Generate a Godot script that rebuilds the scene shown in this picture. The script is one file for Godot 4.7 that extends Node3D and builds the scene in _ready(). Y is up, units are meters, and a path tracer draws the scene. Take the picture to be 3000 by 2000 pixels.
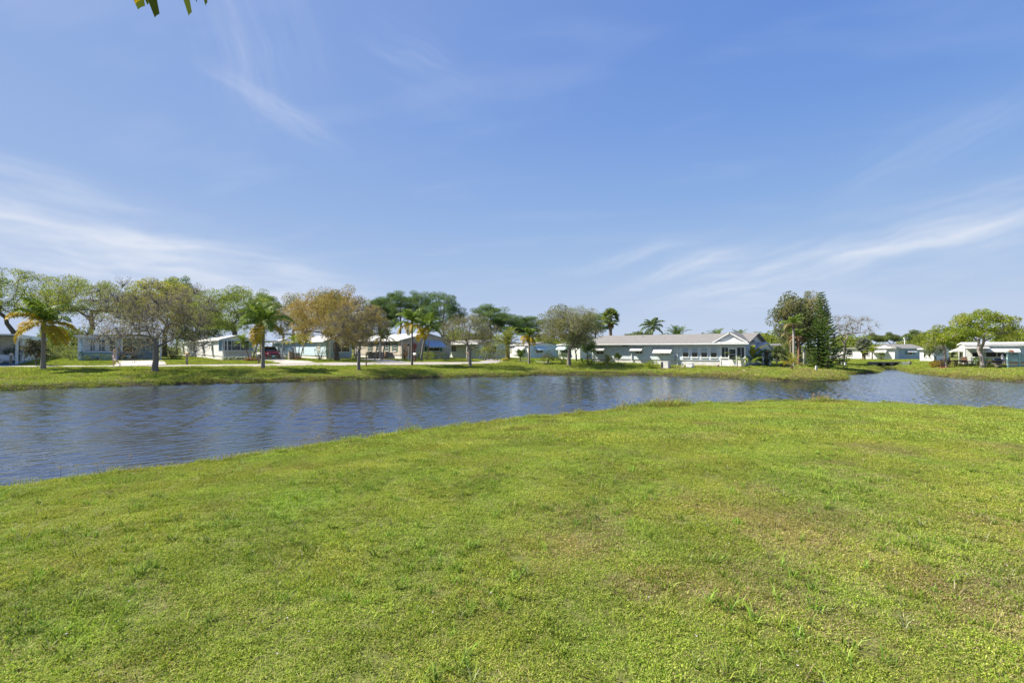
extends Node3D
# A grassy canal-side park: a pond with a mown near bank, and a row of single-storey homes, palms and oaks on the far bank.

class MB:
	# collects triangles for one mesh
	var v := PackedVector3Array()
	var n := PackedVector3Array()
	var c := PackedColorArray()
	var ix := PackedInt32Array()
	func tri(a: Vector3, b: Vector3, d: Vector3, col: Color) -> void:
		var nn := (d - a).cross(b - a).normalized()
		var k := v.size()
		v.append(a); v.append(b); v.append(d)
		n.append(nn); n.append(nn); n.append(nn)
		c.append(col); c.append(col); c.append(col)
		ix.append(k); ix.append(k + 1); ix.append(k + 2)
	func quad(a: Vector3, b: Vector3, d: Vector3, e: Vector3, col: Color) -> void:
		var nn := (d - a).cross(b - a).normalized()
		var k := v.size()
		v.append(a); v.append(b); v.append(d); v.append(e)
		for q in 4:
			n.append(nn); c.append(col)
		ix.append(k); ix.append(k + 1); ix.append(k + 2)
		ix.append(k); ix.append(k + 2); ix.append(k + 3)
	func box(o: Vector3, s: Vector3, col: Color, b: Basis = Basis()) -> void:
		var h := s / 2.0
		var p := []
		for q in 8:
			p.append(o + b * Vector3(h.x if q & 1 else -h.x, h.y if q & 2 else -h.y, h.z if q & 4 else -h.z))
		for fq in [[4, 6, 7, 5], [1, 3, 2, 0], [5, 7, 3, 1], [0, 2, 6, 4], [6, 2, 3, 7], [0, 4, 5, 1]]:
			quad(p[fq[0]], p[fq[1]], p[fq[2]], p[fq[3]], col)
	func tube(pts: PackedVector3Array, rad: PackedFloat32Array, sides: int, col: Color) -> void:
		var base := v.size()
		var m := pts.size()
		var side := Vector3.RIGHT
		for q in m:
			var t := (pts[mini(q + 1, m - 1)] - pts[maxi(q - 1, 0)]).normalized()
			if q == 0:
				side = t.cross(Vector3(0.31, 0.22, 0.93)).normalized()
			side = (side - t * side.dot(t)).normalized()
			var up := t.cross(side)
			for w in sides:
				var a := TAU * w / sides
				var dd := side * cos(a) + up * sin(a)
				v.append(pts[q] + dd * rad[q]); n.append(dd); c.append(col)
		for q in m - 1:
			for w in sides:
				var w2 := (w + 1) % sides
				var i0 := base + q * sides + w
				var i1 := base + q * sides + w2
				ix.append(i0); ix.append(i0 + sides); ix.append(i1)
				ix.append(i1); ix.append(i0 + sides); ix.append(i1 + sides)
	func leaf(p: Vector3, d: Vector3, s: Vector3, l: float, w: float, col: Color) -> void:
		var m := p + d * (l * 0.45)
		quad(p, m + s * (w * 0.5), p + d * l, m - s * (w * 0.5), col)
	func lathe(o: Vector3, prof: Array, sides: int, col: Color) -> void:
		var pts := PackedVector3Array()
		var rr := PackedFloat32Array()
		for q in prof:
			pts.append(o + Vector3(0, q[1], 0)); rr.append(q[0])
		tube(pts, rr, sides, col)
	func mesh(mat: Material) -> ArrayMesh:
		var a := []
		a.resize(Mesh.ARRAY_MAX)
		a[Mesh.ARRAY_VERTEX] = v
		a[Mesh.ARRAY_NORMAL] = n
		a[Mesh.ARRAY_COLOR] = c
		a[Mesh.ARRAY_INDEX] = ix
		var me := ArrayMesh.new()
		me.add_surface_from_arrays(Mesh.PRIMITIVE_TRIANGLES, a)
		me.surface_set_material(0, mat)
		return me

var rng := RandomNumberGenerator.new()
var M := {}
var used := {}
var boxes := {}
const UP := Vector3.UP
const WATER := -1.0

# ---------- naming and tagging ----------
func numbered(called: String) -> String:
	used[called] = used.get(called, -1) + 1
	return called if used[called] == 0 else "%s_%03d" % [called, used[called]]
func thing(called: String, label: String, category: String, at_: Vector3, turn := 0.0, group := "") -> Node3D:
	var o := Node3D.new()
	o.name = numbered(called)
	add_child(o)
	o.position = at_
	o.rotation.y = turn
	tag(o, label, category, group)
	return o
func tag(o: Node, label: String, category: String, group := "", kind := "") -> void:
	if label: o.set_meta("label", label)
	if category: o.set_meta("category", category)
	if group: o.set_meta("group", group)
	if kind: o.set_meta("kind", kind)
func put(parent: Node, called: String, me: Mesh, t := Transform3D()) -> MeshInstance3D:
	var o := MeshInstance3D.new()
	o.mesh = me
	o.name = numbered(called) if parent == self else called
	parent.add_child(o, true)
	o.transform = t
	return o
func bx(parent: Node, called: String, T: Transform3D, at_: Vector3, size: Vector3, m: Material, rot := Vector3.ZERO) -> MeshInstance3D:
	var key := [size, m]
	if not boxes.has(key):
		var b := BoxMesh.new()
		b.size = size
		b.material = m
		boxes[key] = b
	return put(parent, called, boxes[key], T * Transform3D(Basis.from_euler(rot), at_))
func r(a: float, b: float) -> float:
	return rng.randf_range(a, b)
func rv() -> Vector3:
	while true:
		var p := Vector3(r(-1, 1), r(-1, 1), r(-1, 1))
		if p.length_squared() < 1.0 and p.length_squared() > 0.0001:
			return p
	return UP
func mix(cols: Array) -> Color:
	# a tone between two of the given ones
	var a: Color = cols[rng.randi() % cols.size()]
	var b: Color = cols[rng.randi() % cols.size()]
	var k := r(0.75, 1.25)
	var m := a.lerp(b, r(0, 0.5))
	return Color(m.r * k, m.g * k, m.b * k)

# ---------- materials ----------
func noise(freq: float, octaves := 4, sd := 1) -> FastNoiseLite:
	var f := FastNoiseLite.new()
	f.noise_type = FastNoiseLite.TYPE_SIMPLEX_SMOOTH
	f.frequency = freq
	f.fractal_octaves = octaves
	f.seed = sd
	return f
func ntex(freq: float, lo: float, hi: float, size := 512, octaves := 5, sd := 1, normal := false) -> NoiseTexture2D:
	var t := NoiseTexture2D.new()
	t.width = size; t.height = size
	t.seamless = true
	t.noise = noise(freq, octaves, sd)
	if normal:
		t.as_normal_map = true
		t.bump_strength = hi
	else:
		var g := Gradient.new()
		g.set_color(0, Color(lo, lo, lo)); g.set_color(1, Color(hi, hi, hi))
		t.color_ramp = g
	return t
func mt(red: float, green: float, blue: float, rough := 0.7, grime := true, metal := 0.0) -> StandardMaterial3D:
	var m := StandardMaterial3D.new()
	m.albedo_color = Color(red, green, blue).linear_to_srgb()
	m.roughness = rough
	m.metallic = metal
	if grime:
		m.albedo_texture = M.grime
		m.uv1_triplanar = true
		m.uv1_world_triplanar = true
		m.uv1_scale = Vector3(0.35, 0.35, 0.35)
	return m
func vmat(rough := 0.8, back := 0.0) -> StandardMaterial3D:
	var m := StandardMaterial3D.new()
	m.vertex_color_use_as_albedo = true
	m.roughness = rough
	if back > 0.0:
		m.backlight_enabled = true
		m.backlight = Color(back, back, back * 0.8)
		m.metallic_specular = 0.25
	return m
func make_materials() -> void:
	M.grime = ntex(0.012, 0.82, 1.0, 512, 6, 7)
	M.wood = vmat(0.9)
	M.leaf = vmat(0.6, 0.98)
	M.frond = vmat(0.5, 0.9)
	M.grass = vmat(0.7, 0.85)
	M.white = mt(0.84, 0.84, 0.83, 0.5)
	M.trim = mt(0.8, 0.81, 0.8, 0.45)
	M.cream = mt(0.68, 0.65, 0.55, 0.6)
	M.skyblue = mt(0.42, 0.61, 0.76, 0.6)
	M.paleblue = mt(0.58, 0.73, 0.82, 0.6)
	M.greyblue = mt(0.50, 0.62, 0.70, 0.6)
	M.bigblue = mt(0.68, 0.76, 0.81, 0.55)
	M.teal = mt(0.16, 0.42, 0.52, 0.6)
	M.beige = mt(0.55, 0.49, 0.42, 0.65)
	M.palegreen = mt(0.68, 0.73, 0.68, 0.6)
	M.roofgrey = mt(0.235, 0.225, 0.215, 0.85)
	M.roofwhite = mt(0.72, 0.72, 0.71, 0.5)
	M.block = mt(0.68, 0.67, 0.65, 0.85)
	M.concrete = mt(0.52, 0.49, 0.45, 0.85)
	M.asphalt = mt(0.40, 0.37, 0.34, 0.9)
	M.bluepaint = mt(0.14, 0.36, 0.5, 0.7)
	M.greenpaint = mt(0.02, 0.16, 0.10, 0.5)
	M.shutterblue = mt(0.22, 0.40, 0.52, 0.5)
	M.dark = mt(0.02, 0.022, 0.025, 0.6, false)
	M.metal = mt(0.45, 0.46, 0.46, 0.4, true, 0.3)
	M.timber = mt(0.20, 0.12, 0.075, 0.8)
	M.palewood = mt(0.42, 0.28, 0.14, 0.75)
	M.greywood = mt(0.30, 0.26, 0.22, 0.85)
	M.rail = mt(0.40, 0.60, 0.58, 0.5)
	M.redpaint = mt(0.32, 0.07, 0.05, 0.6)
	M.clay = mt(0.30, 0.13, 0.08, 0.8)
	M.mulch = mt(0.16, 0.075, 0.045, 0.95)
	M.stone = mt(0.22, 0.195, 0.175, 0.9)
	M.curtain = mt(0.62, 0.63, 0.62, 0.9)
	M.pane_reflection = mt(0.36, 0.44, 0.52, 0.5, false)  # pale reflection in the upper panes, put into the colour
	var g := StandardMaterial3D.new()
	g.albedo_color = Color(0.03, 0.035, 0.04)
	g.roughness = 0.06
	g.metallic_specular = 0.6
	M.glass = g
	var sc := StandardMaterial3D.new()
	sc.albedo_color = Color(0.12, 0.14, 0.16)
	sc.roughness = 0.35
	M.screen = sc

# ---------- terrain ----------
# waterline of the pond in metres (x, z), seen from above; the near bank first, then the far bank
const SHORE_NEAR := [[-60, 24], [-25, 5.2], [-14.8, -2.2], [-8.3, -7.9], [-6.1, -9.6], [-3.2, -12.4], [-0.7, -14.6], [2.3, -16.4], [4.0, -17.7], [6.6, -18.6], [9.4, -19.2], [12.0, -19.5], [14.8, -18.3], [17.2, -16.6], [24, -10.5], [40, 0], [62, 10]]
const SHORE_FAR := [[95, -8], [70, -20], [52, -32], [41.71, -39.40], [40.84, -42.00], [41.84, -46.00], [42.70, -49.60], [44.51, -54.00], [48.27, -60.00], [51.28, -65.00], [50.00, -65.00], [43.36, -57.00], [41.04, -54.40], [38.42, -52.60], [36.24, -51.50], [33.95, -49.50], [30.78, -44.50], [29.72, -42.80], [27.53, -40.80], [25.39, -40.20], [22.12, -40.60], [20.74, -43.80], [18.31, -46.00], [15.58, -48.30], [14.11, -50.00], [9.57, -50.60], [5.73, -50.40], [1.87, -50.00], [1.01, -47.70], [-1.10, -47.30], [-7.19, -45.30], [-14.36, -42.40], [-20.02, -38.60], [-25.43, -36.40], [-30.05, -34.20], [-33.56, -31.70], [-70, -16], [-110, 10]]
var shore := PackedVector2Array()
var near_count := 0
var xs := PackedFloat32Array()
var zs := PackedFloat32Array()
var hs := PackedFloat32Array()
var lumps := noise(0.35, 3, 5)
var dry_noise := noise(0.16, 4, 11)
const X0 := -64.0
const Z0 := -76.0
const STEP := 0.5

func bank(x: float, z: float) -> Vector2:
	# x: metres outside (+) or inside (-) the waterline, y: 1 on the near bank
	var p := Vector2(x, z)
	var best := 1e9
	var near := 0.0
	var inside := false
	var m := shore.size()
	for i in m:
		var a := shore[i]
		var b := shore[(i + 1) % m]
		var ab := b - a
		var t := clampf((p - a).dot(ab) / ab.length_squared(), 0.0, 1.0)
		var d := p.distance_squared_to(a + ab * t)
		if d < best:
			best = d
			near = 1.0 if i < near_count - 1 else 0.0
		if (a.y > z) != (b.y > z) and x < ab.x * (z - a.y) / ab.y + a.x:
			inside = not inside
	return Vector2(-sqrt(best) if inside else sqrt(best), near)

func relief(x: float, z: float) -> float:
	var b := bank(x, z)
	var s := b.x
	if s < 0.0:
		return WATER - minf(-s * 0.5, 0.9)
	var bump := lumps.get_noise_2d(x, z) * 0.035
	if b.y > 0.5:
		if s < 1.15:
			return WATER + 0.76 * pow(s / 1.15, 0.85) + bump * s * 0.5
		return lerpf(-0.24, 0.0, smoothstep(1.0, 6.5, s)) + bump
	var rise := 0.26 * smoothstep(47.0, 56.0, -z) * smoothstep(4.0, -20.0, x) - 0.36 * smoothstep(54.0, 75.0, -z) * smoothstep(26.0, 44.0, x)
	if s < 0.4:
		return WATER + 0.3 * s / 0.4
	var k := clampf((s - 0.4) / 11.0, 0.0, 1.0)
	return -0.7 + 0.7 * (1.0 - pow(1.0 - k, 1.7)) + rise * smoothstep(0.0, 8.0, s) + bump

func axis(a: float, b: float, far: float) -> PackedFloat32Array:
	var o := PackedFloat32Array()
	var t := a
	var st := STEP
	var before := []
	while t > -far:
		st *= 1.35
		t -= st
		before.append(t)
	before.reverse()
	for q in before:
		o.append(q)
	for i in int((b - a) / STEP) + 1:
		o.append(a + i * STEP)
	t = b
	st = STEP
	while t < far:
		st *= 1.35
		t += st
		o.append(t)
	return o

func make_ground() -> void:
	for q in SHORE_NEAR:
		shore.append(Vector2(q[0], q[1]))
	near_count = shore.size()
	for q in SHORE_FAR:
		shore.append(Vector2(q[0], q[1]))
	xs = axis(X0, 64.0, 1800.0)
	zs = axis(Z0, 8.0, 1800.0)
	var nx := xs.size()
	var nz := zs.size()
	hs.resize(nx * nz)
	var b := MB.new()
	b.v.resize(nx * nz); b.n.resize(nx * nz); b.c.resize(nx * nz)
	for j in nz:
		for i in nx:
			var x := xs[i]
			var z := zs[j]
			var h := 0.0
			if absf(x) < 130.0 and z > -160.0 and z < 60.0:
				h = relief(x, z)
			elif z < -100.0 and x > 30.0:
				h = -0.36
			hs[j * nx + i] = h
			b.v[j * nx + i] = Vector3(x, h, z)
	for j in nz:
		for i in nx:
			var i0 := maxi(i - 1, 0)
			var i1 := mini(i + 1, nx - 1)
			var j0 := maxi(j - 1, 0)
			var j1 := mini(j + 1, nz - 1)
			var q := j * nx + i
			b.n[q] = Vector3(-(hs[j * nx + i1] - hs[j * nx + i0]) / (xs[i1] - xs[i0]), 1.0, -(hs[j1 * nx + i] - hs[j0 * nx + i]) / (zs[j1] - zs[j0])).normalized()
			# turf and thatch, with soil along the water's edge
			var d := dryness(xs[i], zs[j])
			var col := Color(0.17, 0.205, 0.03).lerp(Color(0.25, 0.19, 0.09), d)
			if hs[q] < -0.62:
				col = Color(0.10, 0.085, 0.05)
			b.c[q] = col
	for j in nz - 1:
		for i in nx - 1:
			var q := j * nx + i
			b.ix.append(q); b.ix.append(q + 1); b.ix.append(q + nx)
			b.ix.append(q + 1); b.ix.append(q + nx + 1); b.ix.append(q + nx)
	var m := vmat(0.95)
	m.albedo_texture = ntex(0.03, 0.6, 1.0, 512, 6, 3)
	m.uv1_triplanar = true
	m.uv1_world_triplanar = true
	m.uv1_scale = Vector3(0.9, 0.9, 0.9)
	tag(put(self, "ground", b.mesh(m)), "lawn turf and soil banks around the pond", "", "", "structure")

func gy(x: float, z: float) -> float:
	var i := clampi(xs.bsearch(x) - 1, 0, xs.size() - 2)
	var j := clampi(zs.bsearch(z) - 1, 0, zs.size() - 2)
	var nx := xs.size()
	var u := clampf((x - xs[i]) / (xs[i + 1] - xs[i]), 0.0, 1.0)
	var w := clampf((z - zs[j]) / (zs[j + 1] - zs[j]), 0.0, 1.0)
	return lerpf(lerpf(hs[j * nx + i], hs[j * nx + i + 1], u), lerpf(hs[(j + 1) * nx + i], hs[(j + 1) * nx + i + 1], u), w)
func at(x: float, z: float, up := 0.0) -> Vector3:
	return Vector3(x, gy(x, z) + up, z)

func dryness(x: float, z: float) -> float:
	# worn, straw-coloured turf: patches to the right of the near lawn, along the far banks by the long blue home and the canal
	if z > -24.0:
		var f := dry_noise.get_noise_2d(x * 4.0, z * 4.0) + 0.5 * dry_noise.get_noise_2d(x * 1.1 + 20.0, z * 1.1)
		var d := 0.12 + 0.55 * smoothstep(0.08, 0.55, f) * (0.35 + 0.65 * smoothstep(-1.0, 3.0, x) * smoothstep(-16.0, -7.0, z))
		d += 0.16 * smoothstep(0.5, 4.0, x) * smoothstep(-9.0, -5.0, z)
		for q in DRY_SPOTS:
			d += 0.75 * exp(-(Vector2(x, z).distance_squared_to(Vector2(q[0], q[1]))) / (q[2] * q[2])) * (0.8 + 0.8 * f)
		return clampf(d, 0.0, 1.0)
	var d2 := 0.5 + 0.9 * dry_noise.get_noise_2d(x, z)
	var k := 0.3
	if x > 2.0:
		k = 0.12 + 0.45 * smoothstep(-58.0, -50.0, z)
	return clampf(d2 * k * 2.0 - 0.12, 0.0, 1.0)
# bleached spots in the near lawn: x, z, radius
const DRY_SPOTS := [[1.55, -3.5, 0.42], [3.15, -3.05, 0.34], [2.7, -4.5, 0.5], [0.75, -4.3, 0.3], [3.5, -3.6, 0.45], [2.2, -5.4, 0.4], [0.9, -3.6, 0.25]]

# ---------- water ----------
func spread(a: float, b: float, from: float, fine: float, coarse: float, grow: float) -> PackedFloat32Array:
	# positions from a to b, close together near «from»
	var o := PackedFloat32Array()
	var t := a
	while t < b:
		o.append(t)
		t += clampf(fine + grow * absf(t - from), fine, coarse)
	return o
func make_water() -> void:
	var b := MB.new()
	var wx := spread(-62.0, 62.0, 0.0, 0.07, 0.14, 0.003)
	var wz := spread(-66.5, -1.0, -8.0, 0.06, 0.14, 0.003)
	var nx := wx.size()
	var nz := wz.size()
	var warp := noise(0.22, 2, 21)
	var gust := noise(0.06, 3, 22)
	# wind ripples: [direction in degrees, wavelength, steepness]
	var waves := []
	for q in [[49, 0.32, 0.07], [38, 0.38, 0.065], [60, 0.34, 0.06], [72, 0.44, 0.045], [28, 0.5, 0.04], [52, 0.7, 0.03], [90, 0.47, 0.03], [88, 1.1, 0.012]]:
		var a := deg_to_rad(q[0])
		var k: float = TAU / q[1]
		waves.append([cos(a) * k, sin(a) * k, q[2] / k, rng.randf() * TAU])
	var ids := PackedInt32Array()
	ids.resize(nx * nz)
	for j in nz:
		for i in nx:
			var x := wx[i]
			var z := wz[j]
			ids[j * nx + i] = -1
			# the part of the basin that a viewer on this bank can look at
			if absf(x) > 1.2 * -z + 8.0 or gy(x, z) > WATER + 0.45:
				continue
			var ph := 2.6 * warp.get_noise_2d(x, z)
			var g := clampf(0.85 + 1.1 * gust.get_noise_2d(x, z) + 0.75 * smoothstep(-2.0, 22.0, x), 0.35, 2.0)  # the open right-hand side is more ruffled
			var h := 0.0
			var s := Vector2.ZERO
			for w in waves:
				var t: float = w[0] * x + w[1] * z + w[3] + ph
				h += w[2] * sin(t)
				var c: float = w[2] * cos(t)
				s += Vector2(w[0], w[1]) * c
			ids[j * nx + i] = b.v.size()
			b.v.append(Vector3(x, WATER + h * g, z))
			b.n.append(Vector3(-s.x * g, 1.0, -s.y * g).normalized())
			b.c.append(Color.WHITE)
	for j in nz - 1:
		for i in nx - 1:
			var a := ids[j * nx + i]
			var d := ids[j * nx + i + 1]
			var e := ids[(j + 1) * nx + i]
			var f := ids[(j + 1) * nx + i + 1]
			if a < 0 or d < 0 or e < 0 or f < 0:
				continue
			b.ix.append(a); b.ix.append(d); b.ix.append(e)
			b.ix.append(d); b.ix.append(f); b.ix.append(e)
	var m := StandardMaterial3D.new()
	m.albedo_color = Color(0.165, 0.195, 0.25).linear_to_srgb()
	m.metallic = 0.9
	m.roughness = 0.05
	m.normal_enabled = true
	m.normal_texture = ntex(0.02, 0, 6.0, 512, 3, 9, true)
	m.normal_scale = 0.3
	m.uv1_triplanar = true
	m.uv1_world_triplanar = true
	m.uv1_scale = Vector3(0.55, 0.55, 0.8)
	tag(put(self, "water", b.mesh(m)), "rippled blue brown pond water", "", "", "structure")

# ---------- sky ----------
const EXPOSURE := 2.05
const SKY := [[0, 204, 216, 236], [4, 188, 206, 234], [9, 168, 195, 231], [16, 139, 175, 227], [24, 112, 154, 221], [32, 94, 139, 215], [40, 83, 128, 208], [60, 65, 110, 192], [90, 54, 98, 180]]
# cirrus streaks: from (azimuth, height) to (azimuth, height) in degrees, half width, strength
const STREAKS := [[-53.3, 11.0, -32.4, 9.8, 1.0, 0.75], [-51.8, 9.4, -22.9, 6.3, 3.2, 0.62], [-50.2, 14.7, -37.3, 13.3, 0.9, 0.4], [-50.2, 6.7, -15.8, 5.4, 2.4, 0.5], [-50.2, 12.7, -39.1, 12.4, 1.6, 0.35],
	[-29.8, 25.1, -22.9, 22.3, 1.1, 0.42], [-30.1, 31.2, -28.2, 24.4, 2.6, 0.26], [-24.3, 31.7, -22.9, 28.6, 2.0, 0.18], [-14.6, 31.6, -6.8, 28.7, 2.4, 0.14], [8.0, 9.3, 21.6, 12.2, 0.7, 0.4],
	[13.1, 6.7, 26.3, 10.9, 0.8, 0.5], [19.4, 6.5, 50.2, 11.7, 2.6, 0.5], [33.8, 8.7, 48.5, 10.9, 0.9, 0.4], [15.8, 5.0, 46.6, 4.7, 1.6, 0.25], [36.5, 15.8, 46.6, 19.5, 1.6, 0.16], [-46.6, 3.6, -26.3, 4.3, 2.0, 0.3]]
func lin(a: Array) -> Vector3:
	var c := Color8(a[0], a[1], a[2]).srgb_to_linear()
	return Vector3(c.r, c.g, c.b)
func make_sky() -> ImageTexture:
	var w := 2048
	var h := 1024
	var data := PackedFloat32Array()
	data.resize(w * h * 3)
	var sun := Vector3(-1, 1.05, -0.12).normalized()
	var veil := noise(1.0, 5, 31)
	var wisps := noise(1.0, 5, 32)
	var pale := lin([170, 191, 230]) 
	var cloud := lin([226, 233, 246])
	var below := lin([150, 160, 120])
	var segs := []
	for s in STREAKS:
		var a := Vector2(s[0], s[1])
		var b := Vector2(s[2], s[3])
		segs.append([a, (b - a).normalized(), (b - a).length(), s[4], s[5]])
	for j in h:
		var el := 90.0 - 180.0 * (j + 0.5) / h
		var base := below
		if el > 0.0:
			for q in SKY.size() - 1:
				if el >= SKY[q][0] and el <= SKY[q + 1][0]:
					base = lin(SKY[q].slice(1)).lerp(lin(SKY[q + 1].slice(1)), (el - SKY[q][0]) / float(SKY[q + 1][0] - SKY[q][0]))
		var ce := cos(deg_to_rad(el))
		var se := sin(deg_to_rad(el))
		for i in w:
			var c := base
			if el > 0.0:
				var az := 360.0 * (i + 0.5) / w - (360.0 if i >= w / 2 else 0.0)
				var ar := deg_to_rad(az)
				var d := Vector3(sin(ar) * ce, se, -cos(ar) * ce)
				var k := clampf((d.dot(sun) + 0.35) / 1.35, 0.0, 1.0)
				c = c.lerp(pale, 0.62 * k * k + 0.1 * k)
				var amount := 0.0
				if el < 75.0:
					var p := Vector2(d.x, d.z) / (se + 0.12)
					var f := veil.get_noise_2d(p.x * 0.8 + p.y * 0.5, p.y * 2.2 - p.x * 0.7)
					amount = 0.07 * smoothstep(0.05, 0.65, f) * smoothstep(75.0, 40.0, el)
					if absf(az) < 62.0 and el < 48.0:
						for s in segs:
							var q: Vector2 = Vector2(az, el) - s[0]
							var t: float = q.dot(s[1])
							if t > -6.0 and t < s[2] + 6.0:
								var u: float = q.dot(Vector2(-s[1].y, s[1].x))
								u += 1.1 * wisps.get_noise_2d(az * 0.06, el * 0.1 + s[2])
								if absf(u) < s[3] * 2.6:
									var g: float = 0.62 + 0.8 * wisps.get_noise_2d(t * 0.05 + s[2] * 3.0, u * 0.38)
									g *= 0.9 + 0.8 * veil.get_noise_2d(t * 0.1 + u * 0.2, u * 1.3 - t * 0.06 + s[2])
									var fade := smoothstep(-6.0, 5.0, t) * smoothstep(s[2] + 6.0, s[2] - 6.0, t)
									amount += s[4] * clampf(g, 0.0, 1.3) * fade * exp(-u * u / (s[3] * s[3]))
				c = c.lerp(cloud, clampf(amount, 0.0, 0.92))
			var o := (j * w + i) * 3
			data[o] = c.x / EXPOSURE
			data[o + 1] = c.y / EXPOSURE
			data[o + 2] = c.z / EXPOSURE
	return ImageTexture.create_from_image(Image.create_from_data(w, h, false, Image.FORMAT_RGBF, data.to_byte_array()))

func make_light() -> void:
	var cam := Camera3D.new()
	cam.name = "camera"
	cam.position = Vector3(0, 1.75, 0)
	cam.rotation_degrees = Vector3(0.81, 0, 0)
	cam.fov = 70.42
	cam.near = 0.05
	cam.far = 4000.0
	add_child(cam)
	cam.current = true
	var e := Environment.new()
	e.background_mode = Environment.BG_SKY
	var sky := Sky.new()
	var pm := PanoramaSkyMaterial.new()
	pm.panorama = make_sky()
	sky.sky_material = pm
	e.sky = sky
	e.tonemap_mode = Environment.TONE_MAPPER_LINEAR
	e.tonemap_exposure = EXPOSURE
	e.sdfgi_enabled = true
	e.ssao_enabled = true
	e.ssil_enabled = true
	var we := WorldEnvironment.new()
	we.name = "world_environment"
	we.environment = e
	add_child(we)
	var sun := DirectionalLight3D.new()
	sun.name = "sun"
	sun.light_energy = 1.6
	sun.light_color = Color(1.0, 0.965, 0.90)
	sun.light_angular_distance = 0.5
	sun.shadow_enabled = true
	add_child(sun)
	sun.look_at_from_position(Vector3(-100, 105, -12), Vector3.ZERO)

# ---------- road, drives, grass ----------
var paved := []   # [polyline, half width] of every paved strip, kept clear of grass
var floors := []  # Transform3D (inverse) and rectangle of every building footprint

func strip(called: String, label: String, line: Array, half: float, m: Material, lift: float) -> void:
	var pts := PackedVector2Array()
	for q in line:
		pts.append(Vector2(q[0], q[1]))
	paved.append([pts, half])
	var b := MB.new()
	var rows := PackedVector2Array()
	for i in pts.size() - 1:
		var k := maxi(1, int(pts[i].distance_to(pts[i + 1]) / 0.6))
		for q in k:
			rows.append(pts[i].lerp(pts[i + 1], float(q) / k))
	rows.append(pts[pts.size() - 1])
	var across := 6
	for i in rows.size():
		var t := (rows[mini(i + 1, rows.size() - 1)] - rows[maxi(i - 1, 0)]).normalized()
		var s := Vector2(-t.y, t.x)
		for q in across + 1:
			var p := rows[i] + s * half * (2.0 * q / across - 1.0)
			b.v.append(at(p.x, p.y, lift))
			b.n.append(UP)
			b.c.append(Color.WHITE)
	for i in rows.size() - 1:
		for q in across:
			var a := i * (across + 1) + q
			b.ix.append(a); b.ix.append(a + across + 1); b.ix.append(a + 1)
			b.ix.append(a + 1); b.ix.append(a + across + 1); b.ix.append(a + across + 2)
	tag(put(self, called, b.mesh(m)), label, "", "", "structure")

func make_paving() -> void:
	strip("road", "pale narrow lane between the far bank and the homes", [[-120, -40.5], [-70, -43.8], [-48.91, -46.20], [-36.49, -47.00], [-25.48, -48.80], [-21.34, -50.40], [-11.26, -53.20], [-6.60, -55.00], [-3.27, -58.00], [-2.41, -62.00], [-2.96, -70.00], [-5.79, -82.00]], 1.6, M.asphalt, 0.035)
	strip("driveway", "light concrete drive of the sky blue home", [[-37.16, -48.40], [-43.77, -57.00]], 2.1, M.concrete, 0.05)
	strip("driveway", "concrete drive under the red car's carport", [[-22.53, -51.50], [-28.65, -59.00], [-36.06, -70.00]], 1.7, M.concrete, 0.05)
	strip("driveway", "pale drive beside the beige home", [[-13.15, -54.00], [-16.51, -60.00], [-22.87, -72.00]], 1.7, M.concrete, 0.05)
	strip("driveway", "blue painted drive of the white carport home", [[-50.95, -47.50], [-57.50, -56.00]], 1.6, M.bluepaint, 0.05)
	strip("path", "thin pale path between palm and round tree", [[1.33, -70.00], [2.71, -64.00], [4.45, -59.50]], 0.6, M.concrete, 0.05)
	strip("path", "thin pale path behind the round tree", [[7.68, -64.00], [9.11, -63.00]], 0.5, M.concrete, 0.05)

func is_paved(x: float, z: float) -> bool:
	var p := Vector2(x, z)
	for q in paved:
		var pts: PackedVector2Array = q[0]
		for i in pts.size() - 1:
			if p.distance_squared_to(Geometry2D.get_closest_point_to_segment(p, pts[i], pts[i + 1])) < q[1] * q[1]:
				return true
	return false
func under_floor(x: float, z: float) -> bool:
	for q in floors:
		var l: Vector3 = q[0] * Vector3(x, 0, z)
		if l.x > q[1] and l.x < q[2] and l.z > q[3] and l.z < q[4]:
			return true
	return false

const TURF := [Color(0.288, 0.381, 0.040), Color(0.353, 0.421, 0.057), Color(0.412, 0.466, 0.098), Color(0.177, 0.290, 0.032), Color(0.459, 0.489, 0.138), Color(0.128, 0.205, 0.023)]
const STRAW := [Color(0.38, 0.33, 0.15), Color(0.30, 0.23, 0.11), Color(0.45, 0.38, 0.22), Color(0.24, 0.24, 0.05)]
func blade(b: MB, p: Vector3, h: float, w: float, lean: Vector3, col: Color) -> void:
	var s := Vector3(-lean.z, 0, lean.x)
	s = s.normalized() if s.length_squared() > 1e-6 else Vector3.RIGHT
	s = (s + Vector3(r(-0.6, 0.6), 0, r(-0.6, 0.6))).normalized() * w * 0.5
	var m := p + UP * h * 0.6 + lean * h * 0.35
	var t := p + UP * h * 0.92 + lean * h
	b.quad(p - s, m - s * 0.8, m + s * 0.8, p + s, col)
	b.tri(m - s * 0.8, t, m + s * 0.8, col)
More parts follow.
